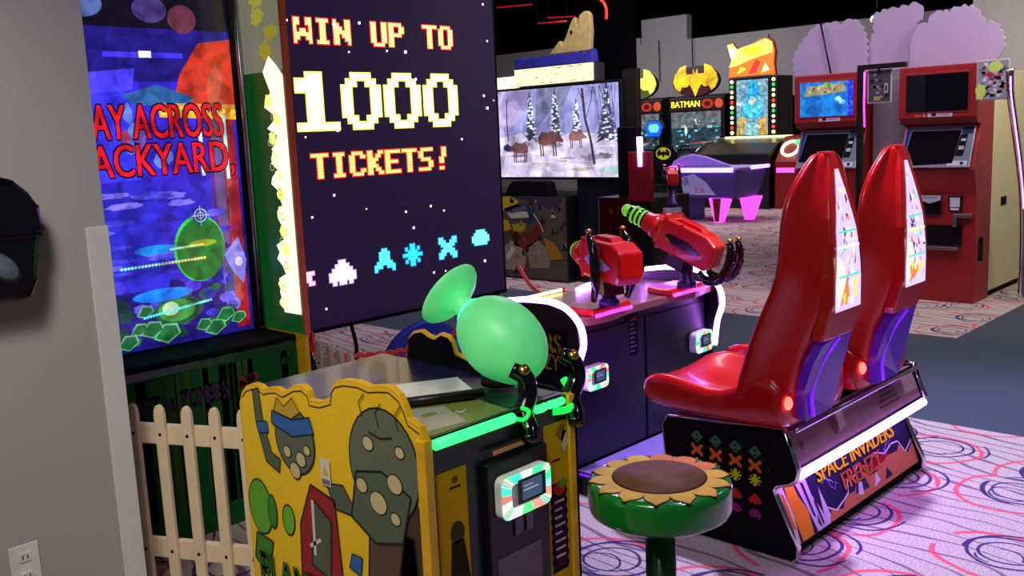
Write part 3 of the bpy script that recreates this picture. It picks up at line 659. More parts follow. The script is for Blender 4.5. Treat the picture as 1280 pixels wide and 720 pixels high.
# back: upper metal band, lower printed panel
def slab(pts, m, name, x0=2.885, x1=3.975): return MB().prism(pts, 'x', x0, x1).build(name, m, t)
slab([(1.535, .458), (1.485, .335), (1.505, .325), (1.56, .45)], 'bench_metal', 'upper_back_panel')
slab([(1.568, .258), (1.488, .045), (1.51, .03), (1.59, .25)], 'navy', 'lower_back_panel')
slab([(1.975, .40), (1.53, .455), (1.53, .44), (1.975, .39)], 'black_matte', 'top_panel')
MB().tube([(2.89, 1.492, .462), (3.97, 1.492, .462)], .008, 6).build('edge_moulding', 'steel', t)
MB().tube([(2.885, 1.477, .308), (3.05, 1.474, .309), (3.42, 1.472, .309), (3.975, 1.474, .309)], .0165, 10).build('light_strip', 'violet_led', t)
MB().tube([(2.93, 2.022, .36), (3.93, 2.022, .36)], .009, 8).build('under_glow_strip', 'under_glow', t)
# side picture: rows of small generic pixel shapes on a starry black ground
a = Art((2.8615, 0, 0), (0, 1, 0), (0, 0, 1), (-1, 0, 0), .0005)
SPR = {
 'gem':    ['...##...', '..####..', '.##..##.', '########', '.######.', '..#..#..', '...##...'],
 'crab':   ['##....##', '###..###', '.######.', '..####..', '.######.', '###..###', '##....##'],
 'bloom':  ['...##...', '.#.##.#.', '..####..', '########', '..####..', '.#.##.#.', '...##...'],
 'saucer': ['...##...', '..####..', '.######.', '########', '########', '.#.##.#.'],
 'dome':   ['..####..', '.######.', '########', '########', '.######.'],
 'rocket': ['...##...', '..####..', '..####..', '..####..', '.######.', '###..###', '#......#'],
 'star':   ['...##...', '...##...', '########', '.######.', '.##..##.', '##....##']}
cy_ = [1.863, 1.785, 1.705, 1.628]
rows_ = [(.402, 'gem', (70, 120, 88)), (.352, 'crab', (236, 108, 40)), (.300, 'bloom', (214, 214, 40)), (.228, 'saucer', (212, 46, 40)), (.172, 'dome', (150, 40, 110))]
for j, (z, nm, c) in enumerate(rows_):
    for i, y in enumerate(cy_):
        r = SPR[nm]; px = .0062
        a.bits(r, y-4*px, z-.004*i, px, c, 1)
for k in range(26): yy = random.uniform(1.55, 1.97); zz = random.uniform(.04, .42); a.rect(yy, yy+.002, zz, zz+.002, (150, 160, 200), 1)
a.build('side_picture', 'art_print', t)
# back picture
bl = Vector((2.885, 1.4865, .0452)); up = Vector((0, 1.5665-1.4865, .258-.0452)); Hh = up.length; up.normalize(); nn = Vector((0, -up.z, up.y))
a = Art(bl, (1, 0, 0), up, nn, .0007); Wd = 1.09
a.rect(.002, Wd-.002, .003, Hh-.003, (46, 46, 72), 0)
a.poly([(0, Hh), (.05, Hh), (.10, .13), (.12, .003), (0, .003)], (70, 56, 50), 1)
a.poly([(.05, Hh-.002), (.10, Hh-.005), (.115, .15), (.15, .09), (.14, .003), (.06, .003), (.045, .12)], (236, 158, 40), 2)
a.poly([(0, Hh), (.035, Hh-.01), (.05, .10), (.04, .003), (0, .003)], (225, 215, 205), 2); a.poly([(.012, .19), (.028, .18), (.04, .05), (.02, .06)], (214, 128, 30), 3)
a.poly([(.11, Hh-.003), (.19, Hh-.003), (.20, .13), (.235, .06), (.25, .003), (.17, .003), (.15, .09)], (214, 206, 226), 3)
for p_ in ([(.15, .19), (.17, .18), (.185, .05), (.17, .06)], [(.20, .10), (.215, .12), (.225, .02), (.215, .01)], [(.185, .03), (.20, .06), (.205, .003)]): a.poly(p_, (60, 54, 80), 4)
a.poly([(.235, .003), (.26, .14), (.285, .03), (.30, .003)], (222, 214, 232), 3)
a.poly([(.26, .003), (.30, .045), (.38, .02), (.43, .055), (.50, .05), (.56, .10), (.70, .085), (.80, .10), (.93, .09), (.96, .11), (1.02, .06), (1.085, .09), (1.085, .003)], (204, 130, 84), 4)
a.line([(.27, .06), (.33, .03), (.40, .045), (.45, .06), (.47, .10), (.53, .10), (.58, .13), (.66, .10), (.74, .135), (.82, .11), (.90, .13), (.96, .125), (1.0, .07), (1.08, .10)], .006, (235, 228, 240), 5)
a.poly([(.50, .04), (.55, .10), (.60, .10), (.62, .03)], (60, 60, 80), 5); a.poly([(.52, .03), (.55, .08), (.575, .08), (.56, .02)], (220, 216, 226), 6)
a.poly([(.60, .11), (.72, .115), (.86, .11), (.80, .085), (.66, .08)], (150, 34, 44), 5)
a.poly([(.66, .02), (.70, .07), (.72, .03)], (230, 224, 230), 6); a.poly([(.76, .02), (.80, .06), (.83, .02)], (46, 50, 80), 6)
for s0 in ((.25, .20, 1), (.95, .19, -1)):
    p_ = [(s0[0], s0[1])]
    for k in range(9): p_.append((p_[-1][0]+s0[2]*random.uniform(.005, .022), p_[-1][1]+random.uniform(-.03, .014)))
    a.line(p_, .003, (190, 196, 235), 4); a.line([(x+.03*s0[2], z-.03+.02*math.sin(x*90)) for x, z in p_], .0025, (150, 158, 220), 4)
for dx in (-.004, .004):
    for dz in (-.003, .003): a.text('SPACE INVADERS', .27+dx, .95+dx, .150+dz, .208+dz, (16, 14, 14), 6)
for dx in (-.003, 0, .003): a.text('SPACE INVADERS', .27+dx, .95+dx, .150, .208, (255, 240, 40), 7)
a.text('FRENZY', .44+.004, .78, .070, .138, (30, 16, 14), 8); 
for dx in (-.003, 0, .003): a.text('FRENZY', .435+dx, .775+dx, .073, .138, (232, 134, 66), 9)
a.build('back_picture', 'art_print', t)
b0 = Vector((2.885, 1.4842, .336)); up = Vector((0, 1.5342-1.4842, .458-.336)); H2 = up.length; up.normalize(); nn = Vector((0, -up.z, up.y))
a = Art(b0, (1, 0, 0), up, nn, .0007)
for cx in (.075,): a.poly([(cx-.03, .06), (cx, .095), (cx+.03, .06), (cx, .025)], (150, 130, 126), 1); a.poly([(cx-.018, .06), (cx, .08), (cx+.018, .06), (cx, .04)], (110, 88, 84), 2)
cx = .80
a.poly([(cx-.11, .05), (cx-.06, .105), (cx, .122), (cx+.08, .105), (cx+.12, .055), (cx+.07, .02), (cx, .012), (cx-.07, .02)], (138, 118, 112), 1)
for k in range(4): a.rect(cx-.09+k*.012, cx+.10-k*.012, .032+k*.02, .040+k*.02, (90, 72, 70), 2)
a.ell(.33, .07, .03, .035, (104, 84, 78), 1, jag=.2); a.ell(.40, .055, .02, .03, (126, 104, 98), 1, jag=.2)
a.build('upper_picture', 'art_print', t)
# floor platform in front of the bench
MB().box(2.916, 3.934, 2.0, 2.492, .002, .095).build('platform', 'black_paint', t, bevel=.004)
pf = MB()
for i in range(26):
    for j in range(12):
        x = 2.92+i*.0405+(j % 2)*.02; y = 2.01+j*.040
        if x < 3.94: pf.add([(x-.012, y, .0955), (x, y-.006, .0955), (x+.012, y, .0955), (x, y+.006, .0955), (x, y, .0985)], [(0, 1, 4), (1, 2, 4), (2, 3, 4), (3, 0, 4)])
MB().box(2.918, 3.93, 2.01, 2.488, .0952, .0972).build('tread_plate', 'tread_violet', t)
MB().tube([(2.908, 2.02, .088), (2.908, 2.465, .088)], .005, 6).build('platform_light', 'purple_glow', t)
BENCH = t

def seat(cx, label):
    t = thing('arcade_seat', label, 'seat', (cx, 1.75, .467), 'red seats on the printed bench')
    # pan: sections along Y  (y, half width, edge height, centre height, bottom)
    S_ = [(2.085, .16, .540, .538, .510), (2.075, .215, .572, .556, .488), (2.03, .235, .604, .575, .476), (1.94, .245, .618, .575, .472), (1.83, .25, .592, .552, .470), (1.72, .25, .585, .548, .470), (1.64, .25, .63, .57, .470), (1.57, .24, .68, .62, .470), (1.50, .24, .63, .63, .476), (1.485, .235, .61, .61, .484)]
    secs = []
    for y, w, he, hc, zb in S_:
        secs.append([Vector((cx+a*w, y, z)) for a, z in ((-.86, zb), (-1, zb+.03), (-1.0, he-.03), (-.95, he), (-.80, he-.004), (-.55, hc+.006), (0, hc), (.55, hc+.006), (.80, he-.004), (.95, he), (1.0, he-.03), (1, zb+.03), (.86, zb), (0, zb))])
    p_ = MB().loft(secs).build('seat_pan', 'red_plastic', t, subd=1)
    # backrest: plan sections by height (z, front half width, y front wing, y front centre, y back, back half width)
    B_ = [(.50, .225, 1.627, 1.60, 1.462, .175), (.58, .235, 1.637, 1.59, 1.455, .165), (.68, .235, 1.607, 1.56, 1.44, .150), (.76, .238, 1.582, 1.53, 1.42, .135), (.83, .24, 1.552, 1.50, 1.385, .118), (.90, .24, 1.522, 1.475, 1.365, .115), (1.0, .24, 1.472, 1.44, 1.352, .115), (1.12, .238, 1.460, 1.43, 1.350, .112), (1.22, .228, 1.442, 1.42, 1.352, .100), (1.29, .195, 1.415, 1.405, 1.357, .085), (1.34, .145, 1.392, 1.388, 1.352, .068), (1.375, .095, 1.380, 1.378, 1.348, .050), (1.390, .065, 1.374, 1.372, 1.350, .038)]
    secs = []
    for z, wf, yw, yc, yb, wb in B_:
        my = (yw+yb)/2; g_ = .018 if .85 < z < 1.32 else .004
        secs.append([Vector((cx-.02+x, y+.033, z)) for x, y in ((-wb, yb), (-wb-.012, yb+.012), (-(wb+wf)/2+g_, my), (-wf, yw-.03), (-wf+.005, yw), (-wf*.85, yw), (-wf*.6, yc+.005), (0, yc), (wf*.6, yc+.005), (wf*.85, yw), (wf-.005, yw), (wf, yw-.03), ((wb+wf)/2-g_, my), (wb+.012, yb+.012), (wb, yb), (0, yb-.012))])
    bk_ = MB().loft(secs).build('backrest', 'red_plastic', t, subd=1)
    # raised moulding around the lit panel
    out = [(-.112, .795), (-.116, .90), (-.108, 1.10), (-.095, 1.24), (-.070, 1.345), (-.030, 1.392), (.030, 1.392), (.070, 1.345), (.098, 1.24), (.114, 1.10), (.118, .90), (.112, .80), (.0, .775)]
    bz = lambda z: 1.345 if z > .9 else 1.345+(.9-z)*.25
    n = len(out); vs = [(cx-.02+x, bz(z)+.023, z) for x, z in out]+[(cx-.02+x*1.06, bz(z)+.063, z) for x, z in out]
    sh = MB(); rows = []
    for z in [.778, .80, .90, 1.0, 1.10, 1.18, 1.24, 1.30, 1.345, 1.375, 1.392]:
        w = max(.03, .116*(1-max(0, (z-1.05)/.36)**2.0)) if z > 1.05 else (.112 if z < .8 else .117)
        y = bz(z)+.023; rows.append([Vector((cx-.02+a_, b_, z)) for a_, b_ in ((-w, y+.004), (-w+.008, y), (w-.008, y), (w, y+.004), (w*1.05, y+.04), (-w*1.05, y+.04))])
    sh_ = sh.loft(rows, smooth=False).build('back_shell', 'red_plastic', t, bevel=.004)
    a = Art((cx-.02, 1.3665, 0), (1, 0, 0), (0, 0, 1), (0, -1, 0), .0006); o2 = [(-.090, .875), (-.094, .95), (-.086, 1.10), (-.070, 1.22), (-.048, 1.32), (-.02, 1.345), (.02, 1.335), (.055, 1.25), (.085, 1.10), (.092, .98), (.084, .90)]
    rr = random.Random(int(cx*10))
    zs_ = [.875, .92, .97, 1.02, 1.08, 1.14, 1.19, 1.24, 1.28, 1.31, 1.335]
    def ww_(z): return .094-.012*max(0, z-.97)/.1 if z < 1.10 else max(.012, .086-(z-1.10)*.31)
    for za, zb in zip(zs_[:-1], zs_[1:]): a.poly([(-ww_(za), za), (ww_(za), za), (ww_(zb), zb), (-ww_(zb), zb)], (206, 186, 232), 0)
    wz = lambda z: .088 if z < 1.1 else max(.012, .082-(z-1.1)*.31)
    for k in range(46):
        z = rr.uniform(.90, 1.30); w = wz(z); x = rr.uniform(-w*.9, w*.7)
        c = rr.choice([(60, 50, 80), (40, 30, 60), (236, 120, 60), (255, 240, 160), (250, 250, 255), (230, 70, 70), (80, 210, 200), (120, 90, 160), (255, 215, 120), (255, 250, 240)])
        a.poly([(x, z), (x+rr.uniform(.004, .03)*w/.088, z+rr.uniform(-.01, .02)), (x+rr.uniform(-.01, .02)*w/.088, z+rr.uniform(.01, .045))], c, 2+k % 3)
    for z in (.985, 1.08, 1.13): a.rect(-wz(z)*.92, wz(z)*.88, z, z+.007, rr.choice([(255, 232, 120), (240, 240, 255), (70, 210, 190)]), 6)
    a.poly([(-.085, .885), (-.03, .96), (-.045, 1.03), (-.09, 1.06)], (255, 246, 200), 6); a.poly([(-.07, .89), (0, .92), (-.02, .99)], (240, 120, 60), 7)
    for k in range(10): x = rr.uniform(-.07, .06); z = rr.uniform(.90, .97); a.ell(x, z, .010, .016, rr.choice([(240, 120, 50), (255, 214, 90), (250, 250, 245)]), 8, jag=.3)
    lp_ = a.build('lit_picture', 'art_backlit', t)
    for o_ in (bk_, sh_, lp_):          # the back leans forward towards its top
        for v_ in o_.data.vertices:
            h_ = v_.co.z+.467-1.02
            if h_ > 0: v_.co.y += .06*(h_/.37)**1.6
    # violet insert under the shell
    vs = []
    ins = [(-.13, .50), (-.15, .60), (-.145, .70), (-.11, .76), (.09, .80), (.095, .62), (.06, .50)]
    def iy(z): return 1.462 if z < .6 else 1.462-(z-.6)*.30
    n = len(ins); vs = [(cx+x, iy(z)-.004, z) for x, z in ins]+[(cx+x, iy(z)+.03, z) for x, z in ins]
    MB().add(vs, [tuple(range(n)), tuple(range(2*n-1, n-1, -1))]+[(i, (i+1) % n, n+(i+1) % n, n+i) for i in range(n)]).build('back_insert', 'insert_violet', t)
    MB().tube(smooth_path([(cx-.09, 1.452, .51), (cx-.10, 1.452, .60), (cx-.07, 1.428, .70), (cx+.0, 1.405, .77)], 5), .007, 8).build('insert_light', 'purple_glow', t)
    MB().lathe([(.022, 0), (.022, .006), (.015, .012), (0, .014)], (cx-.205, 1.487, .575), (0, -1, .1), 16).build('tail_lamp', 'red_lamp', t)
seat(3.03, 'red moulded arcade seat nearest the camera, on the printed bench')
seat(3.60, 'red moulded arcade seat farther right on the printed bench, half hidden by its neighbour')

# ================================================================== TWIN GUN CONSOLE
t = thing('gun_console', 'dark navy gun console with two mounts, violet light tubes and a brown deck', 'arcade console', (3.42, 2.75, 0))
MB().box(2.915, 3.935, 2.505, 2.95, .0, .70).build('body', 'navy', t, bevel=.004)
MB().box(2.93, 3.42, 2.498, 2.506, .10, .66).build('front_door', 'navy', t, bevel=.004)
MB().box(3.44, 3.92, 2.498, 2.506, .10, .66).build('front_door', 'navy', t, bevel=.004)
a = Art((3.305, 2.4975, .50), (1, 0, 0), (0, 0, 1), (0, -1, 0)); a.rect(0, .075, 0, .19, (60, 52, 66), 0); a.rect(.005, .07, .005, .185, (20, 20, 34), 1)
for k in range(8): a.rect(.012, .012+random.uniform(.03, .05), .16-k*.02, .167-k*.02, (110, 90, 110), 2)
a.ell(.05, .165, .016, .012, (140, 40, 40), 3); a.build('notice_sticker', 'art_print', t)
card_reader(2.965, 3.105, .425, .525, 2.455, 'rainbow-edged card reader', t, 3, .042)
card_reader(3.775, 3.915, .425, .525, 2.455, 'green and white lit card reader', t, 5, .042)
dk = [(2.915, 2.47), (3.10, 2.44), (3.30, 2.475), (3.55, 2.475), (3.75, 2.44), (3.935, 2.47), (3.935, 2.97), (2.915, 2.97)]
MB().prism(dk, 'z', .70, .735).build('deck', 'deck_wood', t, bevel=.006)
a = Art((0, 0, .7355), (1, 0, 0), (0, 1, 0), (0, 0, 1))
a.poly([(2.93, 2.50), (3.42, 2.50), (3.42, 2.95), (2.93, 2.95)], (150, 84, 84), 0); a.poly([(3.43, 2.50), (3.92, 2.50), (3.92, 2.95), (3.43, 2.95)], (128, 78, 84), 0)
for k in range(14): x = 2.95+random.uniform(0, .85); y = 2.52+random.uniform(0, .36); a.poly([(x, y), (x+.08, y+.01), (x+.11, y+.05), (x+.02, y+.03)], random.choice([(190, 120, 80), (90, 50, 70), (200, 150, 110), (120, 60, 60)]), 1)
a.build('deck_picture', 'art_gloss', t)
MB().tube([(2.93, 2.965, .745), (3.42, 2.975, .745)], .007, 6).build('deck_light', 'warm_lamp', t)
MB().tube(smooth_path([(3.45, 2.90, .747), (3.60, 2.945, .747), (3.76, 2.955, .747), (3.90, 2.93, .747)], 5), .012, 8).build('deck_light', 'violet_led', t)
for x in (3.14, 3.70):
    pdp = [(x-.13, 2.45), (x+.13, 2.45), (x+.14, 2.50), (x+.11, 2.60), (x-.11, 2.60), (x-.14, 2.50)]
    pad = MB().prism(pdp, 'z', .736, .765).build('gun_pad', 'red_gun', t, bevel=.008)
    MB().tube([(x-.12, 2.442, .738), (x, 2.436, .742), (x+.12, 2.442, .738)], .008, 6).build('pad_light', 'pink_glow', pad)
def wing(x0, x1, lbl):
    o2 = [(2.95, .0), (2.95, .70), (2.90, .765), (2.80, .79), (2.60, .795), (2.50, .775), (2.44, .72), (2.43, .64), (2.455, .56), (2.475, .45), (2.475, .0)]
    w = MB().prism(o2, 'x', x0, x1).build('side_wing', 'navy', t, bevel=.003)
    xm = (x0+x1)/2
    MB().tube(smooth_path([(xm, 2.86, .782), (xm, 2.70, .803), (xm, 2.56, .800), (xm, 2.475, .765), (xm, 2.428, .71), (xm, 2.418, .64), (xm, 2.445, .56), (xm, 2.462, .44)], 5), .0135, 10).build('light_tube', 'violet_led', t)
    return w
wing(2.893, 2.914, ''); wing(3.936, 3.957, '')
a = Art((2.892, 0, 0), (0, -1, 0), (0, 0, 1), (-1, 0, 0)); a.rect(-2.93, -2.49, .02, .69, (18, 18, 30), 0)
a.poly([(-2.88, .30), (-2.55, .42), (-2.5, .50), (-2.5, .30)], (120, 90, 60), 1)
for d in (-.002, .002): a.text('INVADERS', -2.92+d, -2.53+d, .60, .68, (226, 176, 30), 2, slope=-.02)
a.text('FRENZY', -2.78, -2.54, .52, .585, (190, 120, 50), 2); a.build('side_picture', 'art_print', t)

def big_gun(label, x, piv, elev, side, loc_z, sc=1.0, tall=False, barrel=True, with_mount=True):
    """gun pointing towards the sign, built along its own axis then tipped up by elev degrees"""
    t = thing('toy_gun', label, 'toy gun', (x, piv[0], loc_z))
    A = math.radians(elev); yaw = math.radians(side)
    d = Vector((math.sin(yaw)*math.cos(A), math.cos(yaw)*math.cos(A), math.sin(A))); rt = d.cross(Vector((0, 0, 1))).normalized(); up = rt.cross(d); o = Vector((x, piv[0], piv[1]))
    def T(a_, r, u_): return o+(d*a_+rt*r+up*u_)*sc
    def block(pts, w, m, nm, bv=.008, par=None):
        n = len(pts); vs = [T(p, -w, q_) for p, q_ in pts]+[T(p, w, q_) for p, q_ in pts]
        return MB().add(vs, [tuple(range(n)), tuple(range(2*n-1, n-1, -1))]+[(i, (i+1) % n, n+(i+1) % n, n+i) for i in range(n)]).build(nm, m, par or t, bevel=bv*sc, seg=3)
    b = block([(-.20, -.05), (-.17, -.085), (.13, -.085), (.16, -.06), (.16, .05), (.12, .085), (-.12, .090), (-.19, .06)], .062, 'red_gun', 'body', .014)
    block([(-.10, .085), (-.06, .108), (.06, .104), (.10, .082)], .03, 'red_gun', 'top_rib', .006, b)
    for s_ in (-1, 1):
        q_ = [(-.13, -.012), (-.05, .018), (.07, .018), (.10, -.005), (.05, -.030), (-.08, -.034)]
        vs = [T(p, s_*.0615, z) for p, z in q_]+[T(p, s_*.068, z) for p, z in q_]; n = 6
        MB().add(vs, [tuple(range(n)), tuple(range(2*n-1, n-1, -1))]+[(i, (i+1) % n, n+(i+1) % n, n+i) for i in range(n)]).build('side_inset', 'black_gloss' if not tall else 'lavender_board', b, bevel=.003)
    for a0 in (.02, .115): MB().add([T(a_, r_, u_) for u_ in (-.088, .09) for a_, r_ in ((a0, -.065), (a0+.014, -.065), (a0+.014, .065), (a0, .065))], [(0, 1, 2, 3), (7, 6, 5, 4), (0, 4, 5, 1), (1, 5, 6, 2), (2, 6, 7, 3), (3, 7, 4, 0)]).build('seam_rib', 'red_gun', b, bevel=.003)
    def lz(pr, m, nm): return MB().lathe([(r*sc, h*sc) for r, h in pr], o, d, 20).build(nm, m, t)
    lz([(.068, .155), (.064, .20), (.054, .215), (.052, .25), (.046, .255)], 'red_gun', 'barrel_housing')
    if barrel:
        lz([(.046, .25), (.043, .355)], 'black_gloss', 'barrel')
        for k in range(3): lz([(.045, .265+k*.028), (.049, .268+k*.028), (.049, .276+k*.028), (.045, .279+k*.028)], 'lime_tip', 'barrel_ring')
        MB().ball(T(.378, 0, 0), .034*sc, n=18).build('muzzle_tip', 'lime_tip', t)
    else:
        lz([(.046, .25), (.044, .275), (.030, .30), (.0, .31)], 'lime_tip', 'muzzle_tip')
    for s_ in (-1, 1):
        if tall: P_ = [T(-.02, s_*.085, -.17), T(-.045, s_*.09, -.10), T(-.04, s_*.09, -.02), T(-.015, s_*.09, .07), T(.02, s_*.085, .115)]
        else: P_ = [T(-.15, s_*.045, -.10), T(-.20, s_*.06, -.115), T(-.262, s_*.06, -.085), T(-.285, s_*.055, -.01), T(-.265, s_*.05, .075), T(-.235, s_*.05, .11)]
        pts = smooth_path(P_, 5); n = len(pts)
        g_ = MB().tube(pts, [sc*(.017+.010*math.sin(PI*min(1, i/n*1.1))) for i in range(n)], 10, sx=.8).build('grip', 'black_gloss', t)
        MB().lathe([(.014, 0), (.014, .01), (.006, .014)], T(.02, s_*.085, .125) if tall else T(-.238, s_*.05, .118), up, 12).build('thumb_button', 'brass', g_)
        if not tall:
            for k in range(4):
                c_ = pts[9+k*4]; MB().ball(c_-d*.02*sc, .012*sc, n=8).build('grip_ridge', 'black_gloss', g_)
    if with_mount:
        MB().lathe([(.045, 0), (.045, .02), (.030, .03), (.030, o.z-.085-loc_z)], (x, piv[0], loc_z), (0, 0, 1), 18).build('swivel', 'purple_steel', t)
        block([(-.06, -.15), (.06, -.15), (.05, -.075), (-.05, -.075)], .05, 'navy', 'cradle', .006)
    return t
big_gun('red toy gun lying level on the left mount of the gun console, short lime muzzle', 3.13, (2.46, .958), 3, 22, .766, .95, True, False)
big_gun('red toy gun on the right mount tipped upward, striped black and lime barrel', 3.68, (2.44, .975), 24, -6, .766, .88)

# ================================================================== BIG SIGN
t = thing('display_sign', 'huge dark pixel display sign reading win up to 1000 tickets', 'display sign', (3.77, 4.62, 0))
MB().box(2.80, 4.715, 4.60, 4.78, .40, 3.0).build('housing', 'black_matte', t, bevel=.01)
a = Art((0, 4.5985, 0), (1, 0, 0), (0, 0, 1), (0, -1, 0)); a.rect(2.82, 4.69, .425, 2.98, (60, 40, 90), 0); a.build('display_face', 'led_black', t)
a = Art((0, 4.597, 0), (1, 0, 0), (0, 0, 1), (0, -1, 0), .0008)
F = {'W': ['##..##', '##..##', '#....#', '#.##.#', '######', '##..##', '#....#'], 'I': ['####', '.##.', '.##.', '.##.', '.##.', '.##.', '####'], 'N': ['#...##', '##..##', '###.##', '######', '##.###', '##..##', '##...#'],
 'U': ['##..##', '##..##', '##..##', '##..##', '##..##', '##..##', '.####.'], 'P': ['#####.', '##..##', '##..##', '#####.', '##....', '##....', '##....'], 'T': ['######', '..##..', '..##..', '..##..', '..##..', '..##..', '..##..'],
 'O': ['.####.', '##..##', '##..##', '##..##', '##..##', '##..##', '.####.'], 'C': ['.####.', '##..##', '##....', '##....', '##....', '##..##', '.####.'], 'K': ['##..##', '##.##.', '####..', '###...', '####..', '##.##.', '##..##'],
 'E': ['######', '##....', '##....', '#####.', '##....', '##....', '######'], 'S': ['.#####', '##....', '##....', '.####.', '....##', '....##', '#####.'], '!': ['..##', '..##', '..##', '.##.', '.##.', '....', '.##.'], ' ': ['....']*7,
 '1': ['..###...', '#####...', '#####...', '..###...', '..###...', '..###...', '..###...', '..###...', '########'], '0': ['..####..', '.##..##.', '##....##', '##....##', '##....##', '##....##', '##....##', '.##..##.', '..####..']}
def word(tx, x0, z, px, glow, core, adv):
    x = x0
    for ch in tx:
        r = F[ch]; w = len(r[0])*px; dx = (adv*px-w)/2
        a.bits(r, x+dx, z, px, glow, 1, px*.22); a.bits(r, x+dx, z, px, core, 2, -px*.06)
        x += adv*px
word('WIN UP TO', 3.115, 2.175, .0200, (255, 30, 20), (255, 214, 110), 6.7)
word('1000', 3.09, 1.875, .0352, (205, 190, 70), (255, 253, 215), 8.9)
word('TICKETS!', 3.165, 1.425, .0202, (255, 30, 20), (255, 180, 90), 6.6)
sp_ = [(3.02, .745, 'star', (255, 150, 235)), (3.22, .745, 'saucer', (240, 190, 255)), (3.64-.04, .78, 'rocket', (60, 215, 255)), (3.86, .79, 'bloom', (30, 170, 255)), (4.16, .79, 'crab', (70, 180, 255)), (4.46, .80, 'saucer', (90, 215, 255))]
for x, z, nm, c in [(2.98, .80, 'star', (255, 150, 235)), (3.24, .80, 'saucer', (240, 190, 255)), (3.575, .83, 'rocket', (60, 215, 255)), (3.80, .835, 'bloom', (30, 170, 255)), (4.10, .845, 'crab', (70, 180, 255)), (4.40, .86, 'dome', (90, 215, 255))]:
    px = .0235 if nm == 'saucer' else .0195; a.bits(SPR[nm], x, z, px, tuple(int(v*.6) for v in c), 1, px*.25); a.bits(SPR[nm], x, z, px, c, 2, -px*.05)
a.build('lit_lettering', 'art_led', t)
a = Art((0, 4.597, 0), (1, 0, 0), (0, 0, 1), (0, -1, 0), .0008); rr = random.Random(12)
for k in range(46): x = rr.uniform(2.95, 4.66); z = rr.uniform(.5, 2.9); s_ = rr.uniform(.008, .018); a.rect(x, x+s_, z, z+s_, (235, 225, 255), 3)
a.build('lit_stars', 'art_led', t)
MB().box(4.50, 4.66, 4.62, 4.76, 0, .40).build('foot', 'black_paint', t, bevel=.01)
MB().prism([(2.84, 0), (3.13, 0), (3.15, .12), (3.10, .28), (3.12, .36), (3.06, .40), (2.84, .40)], 'y', 4.62, 4.76).build('foot', 'black_paint', t, bevel=.01)
MB().tube(smooth_path([(3.40, 4.64, .40), (3.42, 4.63, .25), (3.39, 4.63, .1), (3.42, 4.62, .01)], 4), .012, 8).build('cable', 'black_matte', t)
# blue disc in front of the sign's foot
t = thing('round_base', 'blue round ringed panel standing under the big sign, behind the green gun', 'round panel', (3.80, 4.36, 0))
MB().prism([(3.73+.36*math.cos(PI*i/24), .03+.36*math.sin(PI*i/24)) for i in range(25)]+[(3.37, .002), (4.09, .002)], 'y', 4.34, 4.40).build('disc', 'blue_disc', t, bevel=.008)
MB().tube([(3.73+.27*math.cos(PI*i/24), 4.338, .03+.27*math.sin(PI*i/24)) for i in range(25)], .010, 8).build('ring', 'blue_ring', t)
MB().lathe([(0, .06), (.09, .06), (.09, .068), (0, .07)], (3.62, 4.40, .20), (0, -1, 0), 24).build('orange_emblem', 'orange_print', t)

# ================================================================== CHAINS
def chain(p0, p1, sag, label, link=.036, r=.0052, mat_='chain_red'):
    p0 = Vector(p0); p1 = Vector(p1); L = (p1-p0).length; n = int(L*1.05/(link*.62))
    b = MB(); P = [p0.lerp(p1, i/n)-Vector((0, 0, sag*4*(i/n)*(1-i/n))) for i in range(n+1)]
    for i in range(n):
        d = (P[i+1]-P[i]).normalized(); c = (P[i]+P[i+1])/2; s_ = d.cross(Vector((0, 0, 1))).normalized(); u_ = s_.cross(d)
        w = s_ if i % 2 else u_
        ring = [c+d*math.cos(2*PI*k/10)*link*.5+w*math.sin(2*PI*k/10)*link*.32 for k in range(10)]
        b.tube(ring, r, 5, closed=True, cap=False)
    o = b.build('plastic_chain', mat_); return tag(o, label, 'chain')
chain((4.80, 4.56, .58), (3.46, 2.99, .735), .10, 'orange-red plastic chain sagging from the right side of the big sign to the gun console')
chain((2.23, 3.30, .63), (2.90, 2.97, .70), .07, 'orange-red plastic chain running from the white fence to the gun console, upper strand')
chain((2.25, 3.34, .66), (3.06, 4.55, .42), .06, 'orange-red plastic chain strung from the white fence back to the sign')
chain((2.26, 3.22, .60), (2.89, 2.90, .60), .05, 'orange-red plastic chain running from the white fence to the gun console, lower strand')
# ================================================================== HUNTING GAME
t = thing('hunting_game', 'wide-screen hunting arcade game showing moose in a snowy forest', 'arcade cabinet', (7.5, 6.3, 0))
MB().box(7.25, 7.85, 5.55, 6.06, 0, 1.03).build('screen_stand', 'navy', t, bevel=.01)
MB().box(7.21, 7.30, 5.46, 7.09, 1.015, 1.935).build('screen_housing', 'black_paint', t, bevel=.01)
a = Art((7.208, 0, 0), (0, -1, 0), (0, 0, 1), (-1, 0, 0), .0012); a.u = Vector((0, -1, 0)); a.o = Vector((7.208, 7.05, 1.04)); Wd, Hh = 1.56, .87
a.rect(0, Wd, 0, Hh, (150, 155, 215), 0)
a.poly([(0, .40), (.3, .44), (.7, .40), (1.1, .43), (Wd, .38), (Wd, 0), (0, 0)], (205, 200, 228), 1)
a.poly([(0, .40), (0, Hh), (.45, Hh), (.3, .6), (.12, .42)], (175, 165, 215), 1); a.poly([(.5, .45), (.7, .62), (.9, .7), (1.0, Hh), (.55, Hh)], (120, 122, 160), 1)
rr = random.Random(8)
for k in range(26): a.ell(rr.uniform(.05, 1.5), rr.uniform(.03, .34), rr.uniform(.05, .18), rr.uniform(.008, .03), rr.choice([(150, 145, 165), (225, 222, 240), (120, 110, 125), (190, 185, 215), (170, 165, 160)]), 2, jag=.3)
